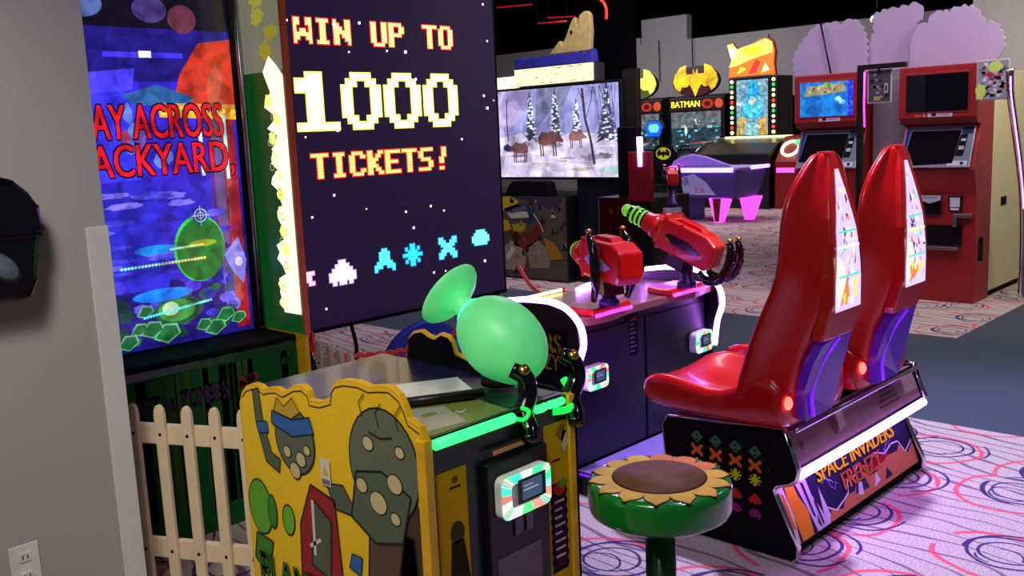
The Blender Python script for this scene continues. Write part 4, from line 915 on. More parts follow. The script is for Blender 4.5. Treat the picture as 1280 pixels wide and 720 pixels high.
def fir(x, z0, h, w, k):
    for i in range(12):
        f = i/12; zz = z0+h*f; ww = w*(1-f)*.9+.012
        a.poly([(x-ww, zz-.02), (x, zz+.10*h/.5), (x+ww, zz-.02), (x+ww*.4, zz+.01), (x, zz-.01), (x-ww*.4, zz+.01)], (52, 62, 84), k)
        for q_ in range(3): a.ell(x+rr.uniform(-ww, ww)*.8, zz+rr.uniform(-.01, .02), .016*(1.2-f)+.006, .010, (225, 228, 248), k+1, jag=.3)
fir(.45, .36, .44, .10, 3); fir(.78, .38, .44, .10, 3); fir(1.05, .38, .34, .085, 3); fir(1.42, .34, .5, .15, 3)
for k in range(16): a.line([(1.30+rr.uniform(0, .25), .40), (1.25+rr.uniform(0, .3), Hh-.02)], .006, (72, 66, 110), 5)
a.line([(.14, .36), (.125, .55), (.135, .78)], .014, (76, 60, 66), 5)
a.line([(1.26, .12), (1.22, .36), (1.16, .55), (1.13, .84)], .030, (62, 52, 66), 6); a.line([(1.17, .55), (1.24, .72), (1.26, .85)], .010, (62, 52, 66), 6); a.line([(1.15, .70), (1.08, .84)], .008, (62, 52, 66), 6)
def animal(x, z, s_, col, fl_=1, k=7):
    a.poly([(x-.10*s_*fl_, z), (x-.105*s_*fl_, z+.05*s_), (x-.06*s_*fl_, z+.095*s_), (x, z+.085*s_), (x+.06*s_*fl_, z+.10*s_), (x+.10*s_*fl_, z+.07*s_), (x+.16*s_*fl_, z+.03*s_), (x+.155*s_*fl_, z+.005*s_), (x+.10*s_*fl_, z+.015*s_), (x+.07*s_*fl_, z-.01*s_), (x-.05*s_*fl_, z-.015*s_)], col, k)
    for lx in (-.085, -.06, .05, .075): a.line([(x+lx*s_*fl_, z+.02), (x+(lx+.008)*s_*fl_, z-.10*s_)], .014*s_, tuple(int(c*.7) for c in col), k)
    a.line([(x+.10*s_*fl_, z+.08*s_), (x+.07*s_*fl_, z+.14*s_), (x+.11*s_*fl_, z+.15*s_)], .010*s_, (150, 120, 90), k)
animal(.30, .25, 1.05, (122, 82, 88), -1); animal(.68, .33, 1.25, (104, 70, 70), 1); animal(1.04, .36, .85, (140, 100, 96), 1); a.ell(.12, .30, .05, .035, (60, 50, 110), 7, jag=.2)
a.poly([(1.25, .06), (1.54, .12), (1.54, .02)], (170, 205, 205), 6)
a.text('HUNT IN 3 COURSES', .50, .88, .015, .050, (250, 250, 255), 9)
a.build('screen_picture', 'art_tv', t)
MB().box(7.20, 7.36, 5.765, 6.79, 1.94, 2.115).build('marquee_box', 'steel', t, bevel=.005)
a = Art((7.198, 6.785, 1.945), (0, -1, 0), (0, 0, 1), (-1, 0, 0), .001); a.rect(0, 1.015, 0, .165, (250, 245, 190), 0)
for k in range(22): a.ell(rr.uniform(.04, .97), rr.choice([.015, .15, .08])+rr.uniform(-.008, .008), rr.uniform(.01, .05), rr.uniform(.003, .008), rr.choice([(150, 130, 100), (200, 180, 130), (250, 210, 120)]), 1, jag=.4)
a.build('marquee_picture', 'art_bright', t)
MB().box(7.20, 7.30, 6.80, 7.30, 1.94, 2.05).build('side_light_box', 'lit_trim', t, bevel=.005)
wv = [(6.79, 2.118), (6.79, 2.20)]+[(6.79-i*.05, 2.215+.012*math.sin(i*1.7)) for i in range(1, 19)]+[(5.80, 2.24), (5.78, 2.118)]
MB().prism(wv, 'x', 7.21, 7.30).build('wave_topper', 'blue_wave', t, bevel=.006)
fn = [(6.34, 2.225), (6.26, 2.30), (6.22, 2.335), (6.20, 2.345), (6.175, 2.30), (6.12, 2.38), (6.06, 2.49), (6.03, 2.535), (6.00, 2.545), (5.985, 2.47), (5.965, 2.47), (5.95, 2.555), (5.90, 2.585), (5.85, 2.585), (5.82, 2.55), (5.81, 2.40), (5.83, 2.225)]
MB().prism(fn, 'x', 7.23, 7.28).build('arched_topper', 'beige_fin', t, bevel=.008)
MB().lathe([(.018, 0), (.018, .004), (0, .005)], (7.23, 6.05, 2.41), (-1, 0, 0), 12).build('round_hole', 'ink', t)
# printed lower cabinet
MB().box(7.12, 7.80, 6.09, 7.25, .0, .86).build('gun_cabinet', 'black_paint', t, bevel=.01)
MB().prism([(6.30, .86), (6.33, .99), (6.38, 1.005), (6.80, 1.005), (6.86, .97), (6.92, .86)], 'x', 7.12, 7.24).build('hood', 'black_matte', t, bevel=.01)
a = Art((7.117, 7.24, .0), (0, -1, 0), (0, 0, 1), (-1, 0, 0), .001)
a.rect(0, 1.14, .02, .85, (84, 76, 66), 0)
for pts, c, k in (([(.1, .85), (.5, .84), (.75, .78), (1.0, .72), (1.13, .85)], (60, 56, 70), 1), ([(.22, .84), (.4, .85), (.52, .80), (.50, .72), (.28, .70)], (196, 172, 40), 2), ([(.30, .72), (.52, .78), (.72, .74), (.78, .66), (.68, .58), (.42, .60)], (50, 64, 84), 2), ([(.34, .68), (.62, .70), (.66, .64), (.40, .62)], (196, 182, 170), 3), ([(.38, .71), (.60, .76), (.62, .72), (.40, .67)], (100, 90, 110), 4),
    ([(.2, .62), (.36, .60), (.40, .50), (.22, .48)], (190, 160, 40), 2), ([(.40, .56), (.60, .58), (.58, .50), (.44, .48)], (170, 150, 40), 2), ([(.36, .52), (.50, .46), (.66, .50), (.84, .62), (.80, .44), (.62, .32), (.44, .34)], (112, 48, 30), 3), ([(.40, .44), (.46, .50), (.52, .44), (.46, .36)], (60, 30, 26), 4), ([(.22, .30), (.42, .40), (.60, .28), (.56, .10), (.24, .08)], (150, 132, 116), 3), ([(.60, .34), (.74, .42), (.94, .30), (.90, .14), (.64, .12)], (136, 122, 108), 3), ([(.84, .44), (.98, .40), (1.1, .24), (.92, .22)], (160, 110, 40), 4), ([(.30, .22), (.40, .34), (.44, .30), (.34, .18)], (206, 190, 170), 5)): a.poly(pts, c, k)
for k in range(40): x, z = rr.uniform(.15, 1.1), rr.uniform(.06, .8); a.poly([(x, z), (x+rr.uniform(.02, .08), z+rr.uniform(-.02, .03)), (x+rr.uniform(.0, .04), z+rr.uniform(.03, .08))], rr.choice([(60, 50, 44), (150, 120, 60), (110, 100, 90), (60, 36, 30), (180, 165, 140), (40, 38, 46)]), 6)
a.line([(.72, .68), (.80, .58), (.84, .50)], .010, (220, 210, 190), 7)
a.build('front_picture', 'art_print', t)

# ================================================================== SECOND GUN GAME (dark red)
t = thing('shooting_game', 'dark red shooting game cabinet with an upright red panel and violet tube', 'arcade cabinet', (6.3, 4.5, 0))
MB().box(6.02, 6.55, 4.30, 4.82, 0, .955).build('cabinet', 'black_paint', t, bevel=.01)
a = Art((6.017, 4.82, 0), (0, -1, 0), (0, 0, 1), (-1, 0, 0), .001); a.rect(.01, .34, .05, .95, (70, 12, 14), 0)
for k in range(30): x, z = rr.uniform(.03, .3), rr.uniform(.3, .92); a.poly([(x, z), (x+.04, z+rr.uniform(-.02, .03)), (x+.02, z+.06)], rr.choice([(120, 24, 20), (40, 8, 12), (150, 60, 40), (20, 8, 14)]), 1)
a.line([(.012, .05), (.012, .95)], .006, (150, 140, 150), 2)
a.build('front_picture', 'art_print', t)
MB().box(5.99, 6.03, 4.28, 4.49,   .93, 1.31).build('upright_panel', 'kiosk_red', t, bevel=.006)
MB().box(6.03, 6.10, 4.43, 4.62, .95, 1.50).build('upright_housing', 'black_matte', t, bevel=.01)
MB().tube([(6.0, 4.375, 1.20), (5.99, 4.375, 1.42)], .022, 12).build('violet_tube', 'violet_led', t)
big_gun('small red toy gun on the slim stand in front of the air hockey table', 6.05, (4.13, 1.12), 6, 50, .90, .62, True, False)
MB_ = thing('gun_stand', 'slim dark gun stand beside the dark red shooting game', 'stand', (6.05, 4.13, 0))
MB().lathe([(.11, 0), (.11, .02), (.045, .04), (.04, .60), (.07, .70), (.07, .885), (.0, .89)], (6.05, 4.13, 0), n=20).build('post', 'grey_panel', MB_)
MB().ball((6.05, 4.13, .80), .10, .10, .075, 18).build('red_cover', 'red_gun', MB_)
t = thing('dark_cabinet', 'tall narrow dark cabinet standing between the wide screen and the air hockey table', 'arcade cabinet', (8.4, 6.1, 0))
MB().box(8.2, 8.26, 6.0, 6.20, 0, 2.09).build('housing', 'dark_wood', t, bevel=.01)
MB().box(8.19, 8.2, 5.99, 6.18, .3, 1.3).build('front_strip', 'red_dark', t)

# ================================================================== AIR HOCKEY
t = thing('air_hockey_table', 'violet-lit air hockey table with glowing pink wedge legs', 'air hockey table', (13.0, 8.0, 0))
MB().add([(12.72, 7.55, .36), (13.4, 7.55, .36), (13.4, 8.42, .36), (12.72, 8.42, .36), (12.6, 7.45, .79), (13.5, 7.45, .79), (13.5, 8.52, .79), (12.6, 8.52, .79)], [(0, 3, 2, 1), (4, 5, 6, 7), (0, 1, 5, 4), (1, 2, 6, 5), (2, 3, 7, 6), (3, 0, 4, 7)]).build('body', 'hockey_violet', t, bevel=.03)
MB().box(12.57, 13.53, 7.42, 8.56, .79, .835).build('rail', 'hockey_top', t, bevel=.02)
MB().tube([(12.555, 7.50, .80), (12.555, 8.52, .80)], .032, 8).build('rail_light', 'violet_led_far', t)
MB().tube([(12.95, 7.405, .82), (13.45, 7.405, .82)], .028, 8).build('rail_light', 'violet_led_far', t)
MB().prism([(8.80, .84), (8.74, .93), (8.60, 1.0), (8.40, 1.04), (8.15, 1.0), (7.9, .92), (7.66, .84)], 'x', 12.85, 12.90).build('arched_panel', 'hockey_top', t, bevel=.02)
MB().lathe([(.13, .0), (.13, .10), (.06, .14), (0, .14)], (12.75, 8.66, .72), n=18).build('end_lamp', 'pink_glow', t)
for x, y, g_ in ((12.72, 7.83, 0), (13.25, 7.62, 1)):
    MB().add([(x-.05, y-.06, 0), (x+.06, y-.06, 0), (x+.06, y+.06, 0), (x-.05, y+.06, 0), (x-.05, y-.18, .37), (x+.10, y-.18, .37), (x+.10, y+.16, .37), (x-.05, y+.16, .37)], [(0, 3, 2, 1), (4, 5, 6, 7), (0, 1, 5, 4), (1, 2, 6, 5), (2, 3, 7, 6), (3, 0, 4, 7)]).build('leg', 'pink_glow', t, bevel=.01)
MB().add([(12.64, 7.80, .02), (12.64, 7.86, .02), (12.64, 7.76, .37), (12.64, 7.90, .37), (12.66, 7.80, .02), (12.66, 7.86, .02), (12.66, 7.76, .37), (12.66, 7.90, .37)], [(0, 1, 3, 2), (4, 6, 7, 5), (0, 4, 5, 1), (2, 3, 7, 6), (0, 2, 6, 4), (1, 5, 7, 3)]).build('leg_panel', 'red_dark', t)
for y in (8.45, 8.2): MB().box(12.74, 13.3, y, y+.10, 0, .37).build('leg', 'hockey_violet', t, bevel=.01) if y > 8.3 else None
nrm = Vector((-.43, 0, -.12)).normalized()
a = Art((12.70, 8.50, .40), (0, -1, 0), Vector((-.10, 0, .36)).normalized(), Vector((-.96, 0, -.27)), .004)
a.poly([(.05, .02), (.62, .02), (.5, .22), (.30, .36), (.05, .30)], (150, 130, 200), 1)
a.text('AIR', .02, .20, .17, .30, (20, 16, 40), 2); a.text('FX', .28, .46, .04, .15, (170, 50, 110), 2); a.line([(.26, .03), (.62, .04)], .012, (190, 180, 220), 2)
a.build('side_lettering', 'art_soft', t)
MB().box(12.57, 12.6, 8.40, 8.62, .30, .325).box(12.57, 12.6, 8.62, 8.72, .295, .31).build('green_light', 'green_led_soft', t)

# ================================================================== BAT CABINETS
def bat_emblem(a, cx, cz, w, h, col, k):
    R_ = [(0, .17), (.045, .30), (.065, .16), (.20, .16), (.20, .40), (.34, .34), (.46, .16), (.50, -.02), (.44, -.20), (.35, -.28), (.30, -.16), (.20, -.17), (.13, -.10), (.07, -.22), (0, -.42)]
    pts = R_+[(-x, z) for x, z in R_[-2:0:-1]]
    a.poly([(cx+x*w, cz+z*h) for x, z in pts], col, k)
def bat_game(y0, y1, lbl, lit):
    x = 16.0; cy = (y0+y1)/2; W_ = y1-y0
    t = thing('driving_game', lbl, 'arcade cabinet', (x+.5, cy, 0), 'bat emblem driving games')
    MB().prism([(15.4, 0), (15.4, .75), (15.75, .95), (15.98, .98), (15.98, 2.0), (16.3, 2.05), (16.7, 2.05), (16.7, 0)], 'y', y0, y1).build('cabinet', 'black_paint', t, bevel=.015)
    a = Art((15.975, y1-.06, 1.03), (0, -1, 0), (0, 0, 1), (-1, 0, 0), .002); w = W_-.12
    a.rect(0, w, 0, .70, (40, 62, 72), 0); a.rect(0, w, .40, .70, (96, 104, 104), 1)
    for k in range(46): xx, zz = rr.uniform(0, w*.92), rr.uniform(.02, .56); a.rect(xx, xx+rr.uniform(.02, .10), zz, zz+rr.uniform(.01, .06), rr.choice([(60, 190, 215), (20, 50, 60), (150, 225, 230), (30, 110, 140), (190, 200, 190), (16, 26, 34)]), 2)
    a.ell(w*.3, .34, .03, .10, (210, 240, 235), 3); a.line([(w*.4, .10), (w*.8, .13)], .02, (200, 70, 60), 3)
    a.build('screen_picture', 'art_screen', t)
    a = Art((15.975, y1-.02, 1.76), (0, -1, 0), (0, 0, 1), (-1, 0, 0), .002); w = W_-.04
    a.rect(0, w, 0, .22, (34, 12, 14), 0); a.ell(w*.72, .11, .13, .09, (170, 44, 30), 1); a.ell(w*.72, .11, .07, .05, (60, 16, 14), 2); a.ell(w*.93, .11, .09, .09, (190, 70, 40), 1)
    for d_ in (-.006, .006): a.text('BATMAN', .05+d_, w*.58+d_, .06, .18, (255, 235, 60), 3)
    a.build('marquee_picture', 'art_backlit', t)
    a = Art((15.39, y1-.1, .2), (0, -1, 0), (0, 0, 1), (-1, 0, 0), .002); a.rect(0, W_-.2, 0, .5, (20, 24, 40), 0)
    a.ell(.3, .3, .2, .12, (30, 60, 120), 1); a.build('front_picture', 'art_soft', t)
    MB().tube([(15.62, cy+.14*math.cos(i*PI/8), .97+.14*math.sin(i*PI/8)) for i in range(16)], .018, 6, closed=True, cap=False).build('steering_wheel', 'black_gloss', t)
    # crest on top
    pts = [(cy+.52*math.cos(i*PI/16), 2.30+.29*math.sin(i*PI/16)) for i in range(32)]
    c_ = MB().prism(pts, 'x', 15.98, 16.06).build('crest', 'black_paint', t, bevel=.01)
    MB().box(16.06, 16.12, cy-.1, cy+.1, 2.0, 2.2).build('crest_bracket', 'black_paint', t)
    a = Art((15.978, cy, 2.30), (0, -1, 0), (0, 0, 1), (-1, 0, 0), .002)
    a.ell(0, 0, .51, .28, (60, 16, 30) if not lit else (70, 80, 20), 0, n=32)
    bat_emblem(a, 0, .02, 1.0, .74, (255, 205, 24) if not lit else (250, 255, 90), 2)
    a.build('crest_emblem', 'art_bright' if lit else 'art_tv', c_)  # the unlit emblem glows too, its brightness put in as emission
bat_game(9.72, 10.95, 'black driving game under an unlit yellow bat emblem with a teal city screen', False)
bat_game(11.12, 12.35, 'black driving game under the glowing yellow-green bat emblem, partly hidden by the dark cabinet', True)
t = thing('game_seat', 'black game seat with a small round yellow bat badge on its back', 'seat', (14.6, 9.98, 0))
MB().rbox(14.4, 14.8, 9.75, 10.25, 0, .42, .05).build('seat_base', 'black_paint', t, bevel=.02)
MB().prism([(9.76, .42), (9.76, 1.02), (9.84, 1.15), (10.16, 1.15), (10.24, 1.02), (10.24, .42)], 'x', 14.4, 14.52).build('backrest', 'black_gloss', t, bevel=.03)
a = Art((14.398, 10.0, 1.0), (0, -1, 0), (0, 0, 1), (-1, 0, 0), .002); a.ell(0, 0, .17, .12, (14, 14, 10), 0, n=24); a.ell(0, 0, .16, .11, (230, 220, 40), 1, n=24); bat_emblem(a, 0, 0, .28, .20, (14, 12, 14), 2); a.build('bat_badge', 'art_soft', t)
t = thing('blue_sign', 'small blue lit six-sided sign left of the teal screen', 'sign', (15.2, 10.75, 0))
MB().tube([(15.2, 10.72, 0), (15.2, 10.72, 1.35)], .03, 8).build('post', 'black_paint', t)
hx = [(10.95, 1.46), (10.88, 1.60), (10.60, 1.60), (10.52, 1.46), (10.60, 1.28), (10.86, 1.28)]
MB().prism(hx, 'x', 15.16, 15.24).build('panel', 'navy', t, bevel=.01)
a = Art((15.155, 0, 0), (0, 1, 0), (0, 0, 1), (-1, 0, 0), .002); a.poly([(10.735+(y-10.735)*.94, 1.44+(z-1.44)*.9) for y, z in hx], (20, 90, 225), 0); a.poly([(10.735+(y-10.735)*.6, 1.45+(z-1.44)*.5) for y, z in hx], (110, 205, 255), 1); a.build('lit_face', 'art_backlit', t)

# ================================================================== TALL BOWLING-STYLE GAME
t = thing('alley_game', 'tall alley game with a portrait blue screen, bulb borders and glowing yellow animal topper', 'arcade cabinet', (16.4, 9.14, 0))
MB().box(16.0, 16.6, 8.64, 9.62, 0, 2.30).build('tower', 'black_paint', t, bevel=.015)
MB().prism([(14.9, 0), (14.9, .95), (15.3, 1.12), (16.0, 1.20), (16.0, 0)], 'y', 8.20, 9.70).build('lane_body', 'navy', t, bevel=.02)
MB().tube([(14.95, 9.68, 1.0), (15.3, 9.70, 1.15), (16.0, 9.70, 1.22)], .02, 6).build('lane_edge', 'steel', t)
MB().tube([(15.98, 8.2, 1.215), (15.98, 9.70, 1.215)], .02, 6).build('lane_edge', 'lit_trim', t)
a = Art((15.997, 9.46, 1.25), (0, -1, 0), (0, 0, 1), (-1, 0, 0), .002)
a.rect(0, .64, 0, 1.0, (120, 170, 190), 0); a.poly([(.12, .3), (.26, .98), (.42, .98), (.55, .3)], (40, 170, 225), 1); a.ell(.34, .48, .20, .16, (70, 205, 235), 2, jag=.1); a.ell(.33, .62, .07, .08, (210, 225, 215), 3); a.poly([(0, 0), (.14, 0), (.22, .3), (.05, .36)], (196, 170, 90), 3); a.poly([(.46, 0), (.64, 0), (.60, .36), (.46, .3)], (196, 160, 80), 3); a.rect(.22, .42, 0, .22, (130, 205, 205), 2)
for k in range(24): a.ell(rr.uniform(.02, .62), rr.uniform(.1, .95), .02, .03, rr.choice([(150, 215, 235), (60, 130, 180), (210, 220, 190)]), 4, jag=.3)
a.build('screen_picture', 'art_screen', t)
for yy in (9.555, 8.705):
    for k in range(11):
        MB().ball((15.99, yy, 1.30+k*.093), .030, n=10).build('bulb', ['warm_lamp', 'red_neon', 'lit_trim', 'lit_trim', 'green_led_soft'][k % 5], t)
tp = [(9.62, 2.31), (9.60, 2.50), (9.55, 2.62), (9.60, 2.76), (9.66, 2.92), (9.58, 2.90), (9.54, 2.95), (9.49, 2.86), (9.42, 2.82), (9.30, 2.86), (9.10, 2.90), (8.95, 2.97), (8.82, 2.97), (8.72, 2.90), (8.67, 2.72), (8.69, 2.50), (8.66, 2.31)]
MB().prism(tp, 'x', 15.99, 16.08).build('topper', 'orange_print', t, bevel=.01)
a = Art((15.985, 0, 0), (0, 1, 0), (0, 0, 1), (-1, 0, 0), .003)
a.poly([(9.14+(y-9.14)*.97, 2.62+(z-2.62)*.96) for y, z in tp], (226, 96, 30), 0)
a.poly([(9.60, 2.50), (9.55, 2.62), (9.64, 2.90), (9.52, 2.92), (9.44, 2.81), (9.10, 2.88), (8.86, 2.95), (8.73, 2.88), (8.72, 2.70), (8.95, 2.66), (9.2, 2.60), (9.42, 2.52)], (255, 245, 90), 1)
a.ell(9.12, 2.76, .20, .08, (255, 225, 40), 2); a.ell(9.52, 2.76, .07, .10, (255, 255, 235), 2); a.ring(9.08, 2.76, .10, .012, (150, 100, 20), 3, n=14); a.ring(8.86, 2.78, .07, .012, (170, 110, 20), 3, n=12)
a.poly([(9.20, 2.36), (9.05, 2.60), (8.95, 2.56), (9.06, 2.36)], (190, 40, 40), 3); a.poly([(8.94, 2.36), (8.86, 2.54), (8.78, 2.40)], (240, 200, 160), 3); a.poly([(9.44, 2.36), (9.36, 2.50), (9.24, 2.44)], (170, 190, 60), 3)
a.build('topper_picture', 'art_glow', t)
t = thing('wheel_game', 'red arcade game with a glowing ring wheel, half hidden behind the left kiosk', 'arcade cabinet', (15.3, 7.95, 0))
MB().prism([(15.0, 0), (15.0, .80), (15.35, 1.22), (15.7, 1.24), (15.7, 0)], 'y', 7.6, 8.15).build('cabinet', 'red_dark', t, bevel=.02)
ax_ = Vector((-.42, 0, .35)).normalized()
MB().tube([Vector((15.15, 7.93, 1.02))+Vector((0, 1, 0))*.15*math.cos(i*PI/10)+Vector((.35, 0, .42)).normalized()*.15*math.sin(i*PI/10) for i in range(20)], .025, 8, closed=True, cap=False).build('ring_light', 'lit_trim', t)
MB().ball((15.14, 7.78, 1.12), .05, n=12).build('green_bulb', 'green_led', t)
MB().box(14.98, 15.0, 7.65, 8.1, .62, .70).build('front_light', 'pink_glow', t)
t = thing('dark_rack', 'dark rack of hanging black items against the far wall beside the left kiosk', 'rack', (17, 8.8, 0))
MB().box(16.9, 17.3, 8.55, 9.0, 0, .9).build('base', 'black_paint', t, bevel=.02)
for k, (y, h) in enumerate(((8.62, 1.9), (8.75, 1.75), (8.88, 1.95), (8.97, 1.6))):
    MB().prism([(y-.06, .9), (y-.075, h-.15), (y-.04, h), (y+.04, h), (y+.07, h-.2), (y+.055, .9)], 'x', 16.95, 17.1).build('hanging_item', 'black_matte', t, bevel=.015)

# ================================================================== KIOSKS
def kiosk(y0, y1, lbl, lit):
    t = thing('prize_kiosk', lbl, 'kiosk', (8.0, (y0+y1)/2, 0), 'red self-service kiosks')
    W_ = y1-y0; m = 'kiosk_red'
    MB().prism([(7.80, 1.47), (7.80, 1.865), (8.22, 1.865), (8.22, 0), (7.87, 0), (7.87, .86), (7.80, 1.06), (7.93, 1.40), (7.84, 1.42)], 'y', y0, y1).build('cabinet', m, t, bevel=.008)
    # upper screen
    MB().box(7.794, 7.80, y0+.05, y1-.045, 1.50, 1.815).build('screen_bezel', 'kiosk_red', t, bevel=.004)
    a = Art((7.791, y1-.06, 1.515), (0, -1, 0), (0, 0, 1), (-1, 0, 0), .001); w = W_-.12
    if lit:
        a.rect(0, w, 0, .285, (20, 120, 210), 0); a.poly([(.03, .17), (.06, .25), (.20, .26), (.24, .285), (.30, .26), (w-.08, .275), (w-.06, .2), (w-.14, .19), (.2, .18)], (150, 150, 110), 1)
        a.poly([(.20, .25), (.25, .282), (.30, .25)], (110, 190, 60), 2)
        for k in range(16): a.ell(rr.uniform(.06, w-.12), rr.uniform(.19, .25), .012, .010, rr.choice([(100, 80, 60), (190, 180, 120), (150, 90, 90)]), 3, jag=.3)
        a.ell(w*.72, .14, .03, .02, (150, 220, 240), 2, jag=.2); a.ell(w*.8, .115, .03, .02, (150, 220, 240), 2, jag=.2); a.rect(w-.045, w, 0, .285, (30, 40, 230), 4)
        for k in range(12): a.ell(w-.025+rr.uniform(-.02, .02), rr.uniform(.02, .27), .008, .01, (60, 90, 255), 5)
        a.build('screen_picture', 'art_screen', t)
    else:
        a.rect(0, w, 0, .285, (12, 13, 17), 0); a.rect(0, w*.32, 0, .285, (26, 28, 34), 1); a.build('screen_picture', 'art_print', t)
    a = Art((7.838, y1-.02, 1.425), (0, -1, 0), (0, 0, 1), (-1, 0, 0), .001); 
    a = Art((7.798, y1-.06, 1.472), (0, -1, 0), (0, 0, 1), (-1, 0, 0), .001)
    a.rect(w*.36, w*.76, .0, .034, (206, 190, 206), 0); a.rect(w*.42, w*.5, .006, .028, (60, 30, 60), 1); a.rect(w*.54, w*.72, .012, .018, (130, 110, 130), 1)
    if not lit: a.ell(w*.2, .016, .028, .014, (200, 90, 60), 0); a.rect(w*.28, w*.33, .0, .03, (190, 120, 110), 0)
    a.build('name_label', 'art_print', t)
    # slanted monitor
    o_ = Vector((7.795, y1-.03, 1.075)); v_ = Vector((.125, 0, .315)); L = v_.length; v_.normalize(); n_ = Vector((-v_.z, 0, v_.x))
    fr = MB(); q_ = [(0.0, 0), (W_-.06, 0), (W_-.06, L), (0, L)]
    pp = [o_+Vector((0, -1, 0))*x_+v_*z_+n_*.004 for x_, z_ in q_]+[o_+Vector((0, -1, 0))*x_+v_*z_+n_*.022 for x_, z_ in q_]
    f_ = fr.add(pp, [(0, 1, 2, 3), (7, 6, 5, 4), (0, 4, 5, 1), (1, 5, 6, 2), (2, 6, 7, 3), (3, 7, 4, 0)]).build('monitor_frame', 'clear_plate', t, bevel=.004)
    a = Art(o_+n_*.0225, (0, -1, 0), v_, n_, .001); w = W_-.06
    a.rect(.005, w-.005, .005, L-.005, (120, 126, 140), 0); a.poly([(.005, .06), (.005, L-.03), (.04, L-.03), (.02, .06)], (30, 60, 130), 1); a.poly([(.02, .05), (.05, L-.04), (w-.10, L-.04), (w-.13, .03), (.10, .015), (.09, .05)], (8, 8, 11), 2)
    a.rect(w-.09, w-.01, L-.07, L-.012, (44, 62, 100), 1); a.poly([(w-.12, .09), (w-.10, .26), (w-.045, .27), (w-.06, .09)], (22, 22, 28), 3); a.rect(w-.10, w-.06, .14, .17, (170, 176, 180), 4); a.rect(w-.09, w-.055, .21, .23, (190, 196, 190), 4)
    a.rect(w-.17, w-.02, .01, .05, (196, 200, 208), 1); a.ell(w-.06, .03, .014, .014, (40, 44, 110), 2)
    a.build('monitor_picture', 'art_print', t)
    # lower controls
    x0_ = 7.868
    MB().box(7.835, 7.87, y0+.14, y0+.26, .875, 1.045 if False else .86).build('filler', m, t) if False else None
    yr = y0+.13; yl = y1-.20
    MB().box(7.846, 7.87, yl-.13, yl+.04, .70, .855).build('hopper', 'black_gloss', t, bevel=.005)
    a = Art((7.8445, yl+.04, .80), (0, -1, 0), (0, 0, 1), (-1, 0, 0), .001); a.poly([(0, .055), (.17, .055), (.17, .02), (.085, -.01), (0, .02)], (190, 186, 200), 0); a.text('TICKETS', .03, .14, .03, .045, (60, 40, 90), 1); a.build('hopper_label', 'art_print', t)
    k_ = MB().box(7.850, 7.87, yr-.03, yr+.075, .735, .855).build('keypad', 'black_paint', t, bevel=.004)
    MB().box(7.847, 7.851, yr-.015, yr+.06, .765, .84).build('keypad_plate', 'clear_plate', k_)
    MB().box(7.847, 7.851, yr-.01, yr+.055, .742, .756).build('keypad_strip', 'outlet_white', k_)
    MB().box(7.825, 7.872, y0-.01+.03, yr+.02, .685, .715).box(7.83, 7.87, yr+.0, yr+.03, .61, .715).build('latch', 'steel', t, bevel=.004)
    MB().box(7.855, 7.872, yr-.03, yl+.04, .46, .62).build('tray_opening', 'black_matte', t)
    MB().box(7.82, 7.872, yr-.02, yl+.05, .425, .452).build('tray_lip', 'steel', t, bevel=.004)
    if not lit: MB().box(7.95, 8.05, y0-.004, y0, .33, .52).build('side_vent', 'black_matte', t)
    return t
kiosk(2.555, 3.145, 'red kiosk with a dark upper screen, next to the cream cabinet', False)
kiosk(3.46, 4.05, 'red kiosk with a bright blue upper screen, left of the dark-screened one', True)
t = thing('grey_locker', 'grey panel unit standing between the two red kiosks', 'locker', (8.2, 3.3, 0))
MB().box(8.0, 8.3, 3.165, 3.44, 0, 1.80).build('body', 'grey_panel', t, bevel=.006)
MB().box(7.992, 8.0, 3.18, 3.42, .1, 1.0).build('door', 'grey_panel', t, bevel=.004)
MB().lathe([(.012, 0), (.012, .01), (0, .012)], (7.992, 3.24, 1.22), (-1, 0, 0), 10).build('lock', 'black_matte', t)
# poster in a clear holder, black frame
t = thing('post_frame', 'thin black square frame post in front of the red kiosks', 'frame', (7.0, 3.1, 0))
MB().box(6.98, 7.02, 3.085, 3.125, 0, 1.87).build('post', 'black_paint', t)
MB().box(6.98, 7.02, 2.77, 3.085, 1.835, 1.87).build('top_bar', 'black_paint', t)
MB().box(6.90, 7.10, 3.0, 3.2, 0, .012).build('foot_plate', 'black_paint', t)
MB().box(6.985, 7.015, 2.965, 2.975, 1.80, 1.84).build('hook', 'black_paint', t)
o = MB().box(7.00, 7.006, 2.875, 3.055, 1.59, 1.83)
t = thing('framed_notice', 'small framed notice with dark picture hanging from the black frame post', 'notice', (7.0, 2.96, 1.59))
o.build('frame', 'clear_plate', t, bevel=.002)
a = Art((6.998, 3.045, 1.60), (0, -1, 0), (0, 0, 1), (-1, 0, 0), .001); a.rect(0, .16, 0, .22, (84, 84, 92), 0)
for k in range(26): x, z = rr.uniform(.01, .14), rr.uniform(.01, .2); a.ell(x, z, .014, .010, rr.choice([(60, 60, 66), (120, 90, 80), (150, 150, 156), (90, 70, 50)]), 1, jag=.3)
a.rect(.115, .145, .06, .13, (180, 180, 190), 2); a.rect(.122, .138, .075, .115, (80, 80, 90), 3); a.rect(.04, .09, .01, .04, (180, 170, 90), 2)
a.build('notice_picture', 'art_print', t)
MB().tube([(6.995, 3.07, 1.42), (6.985, 3.072, 1.58), (6.985, 3.07, 1.82)], .008, 6).build('side_light', 'pink_glow', t)
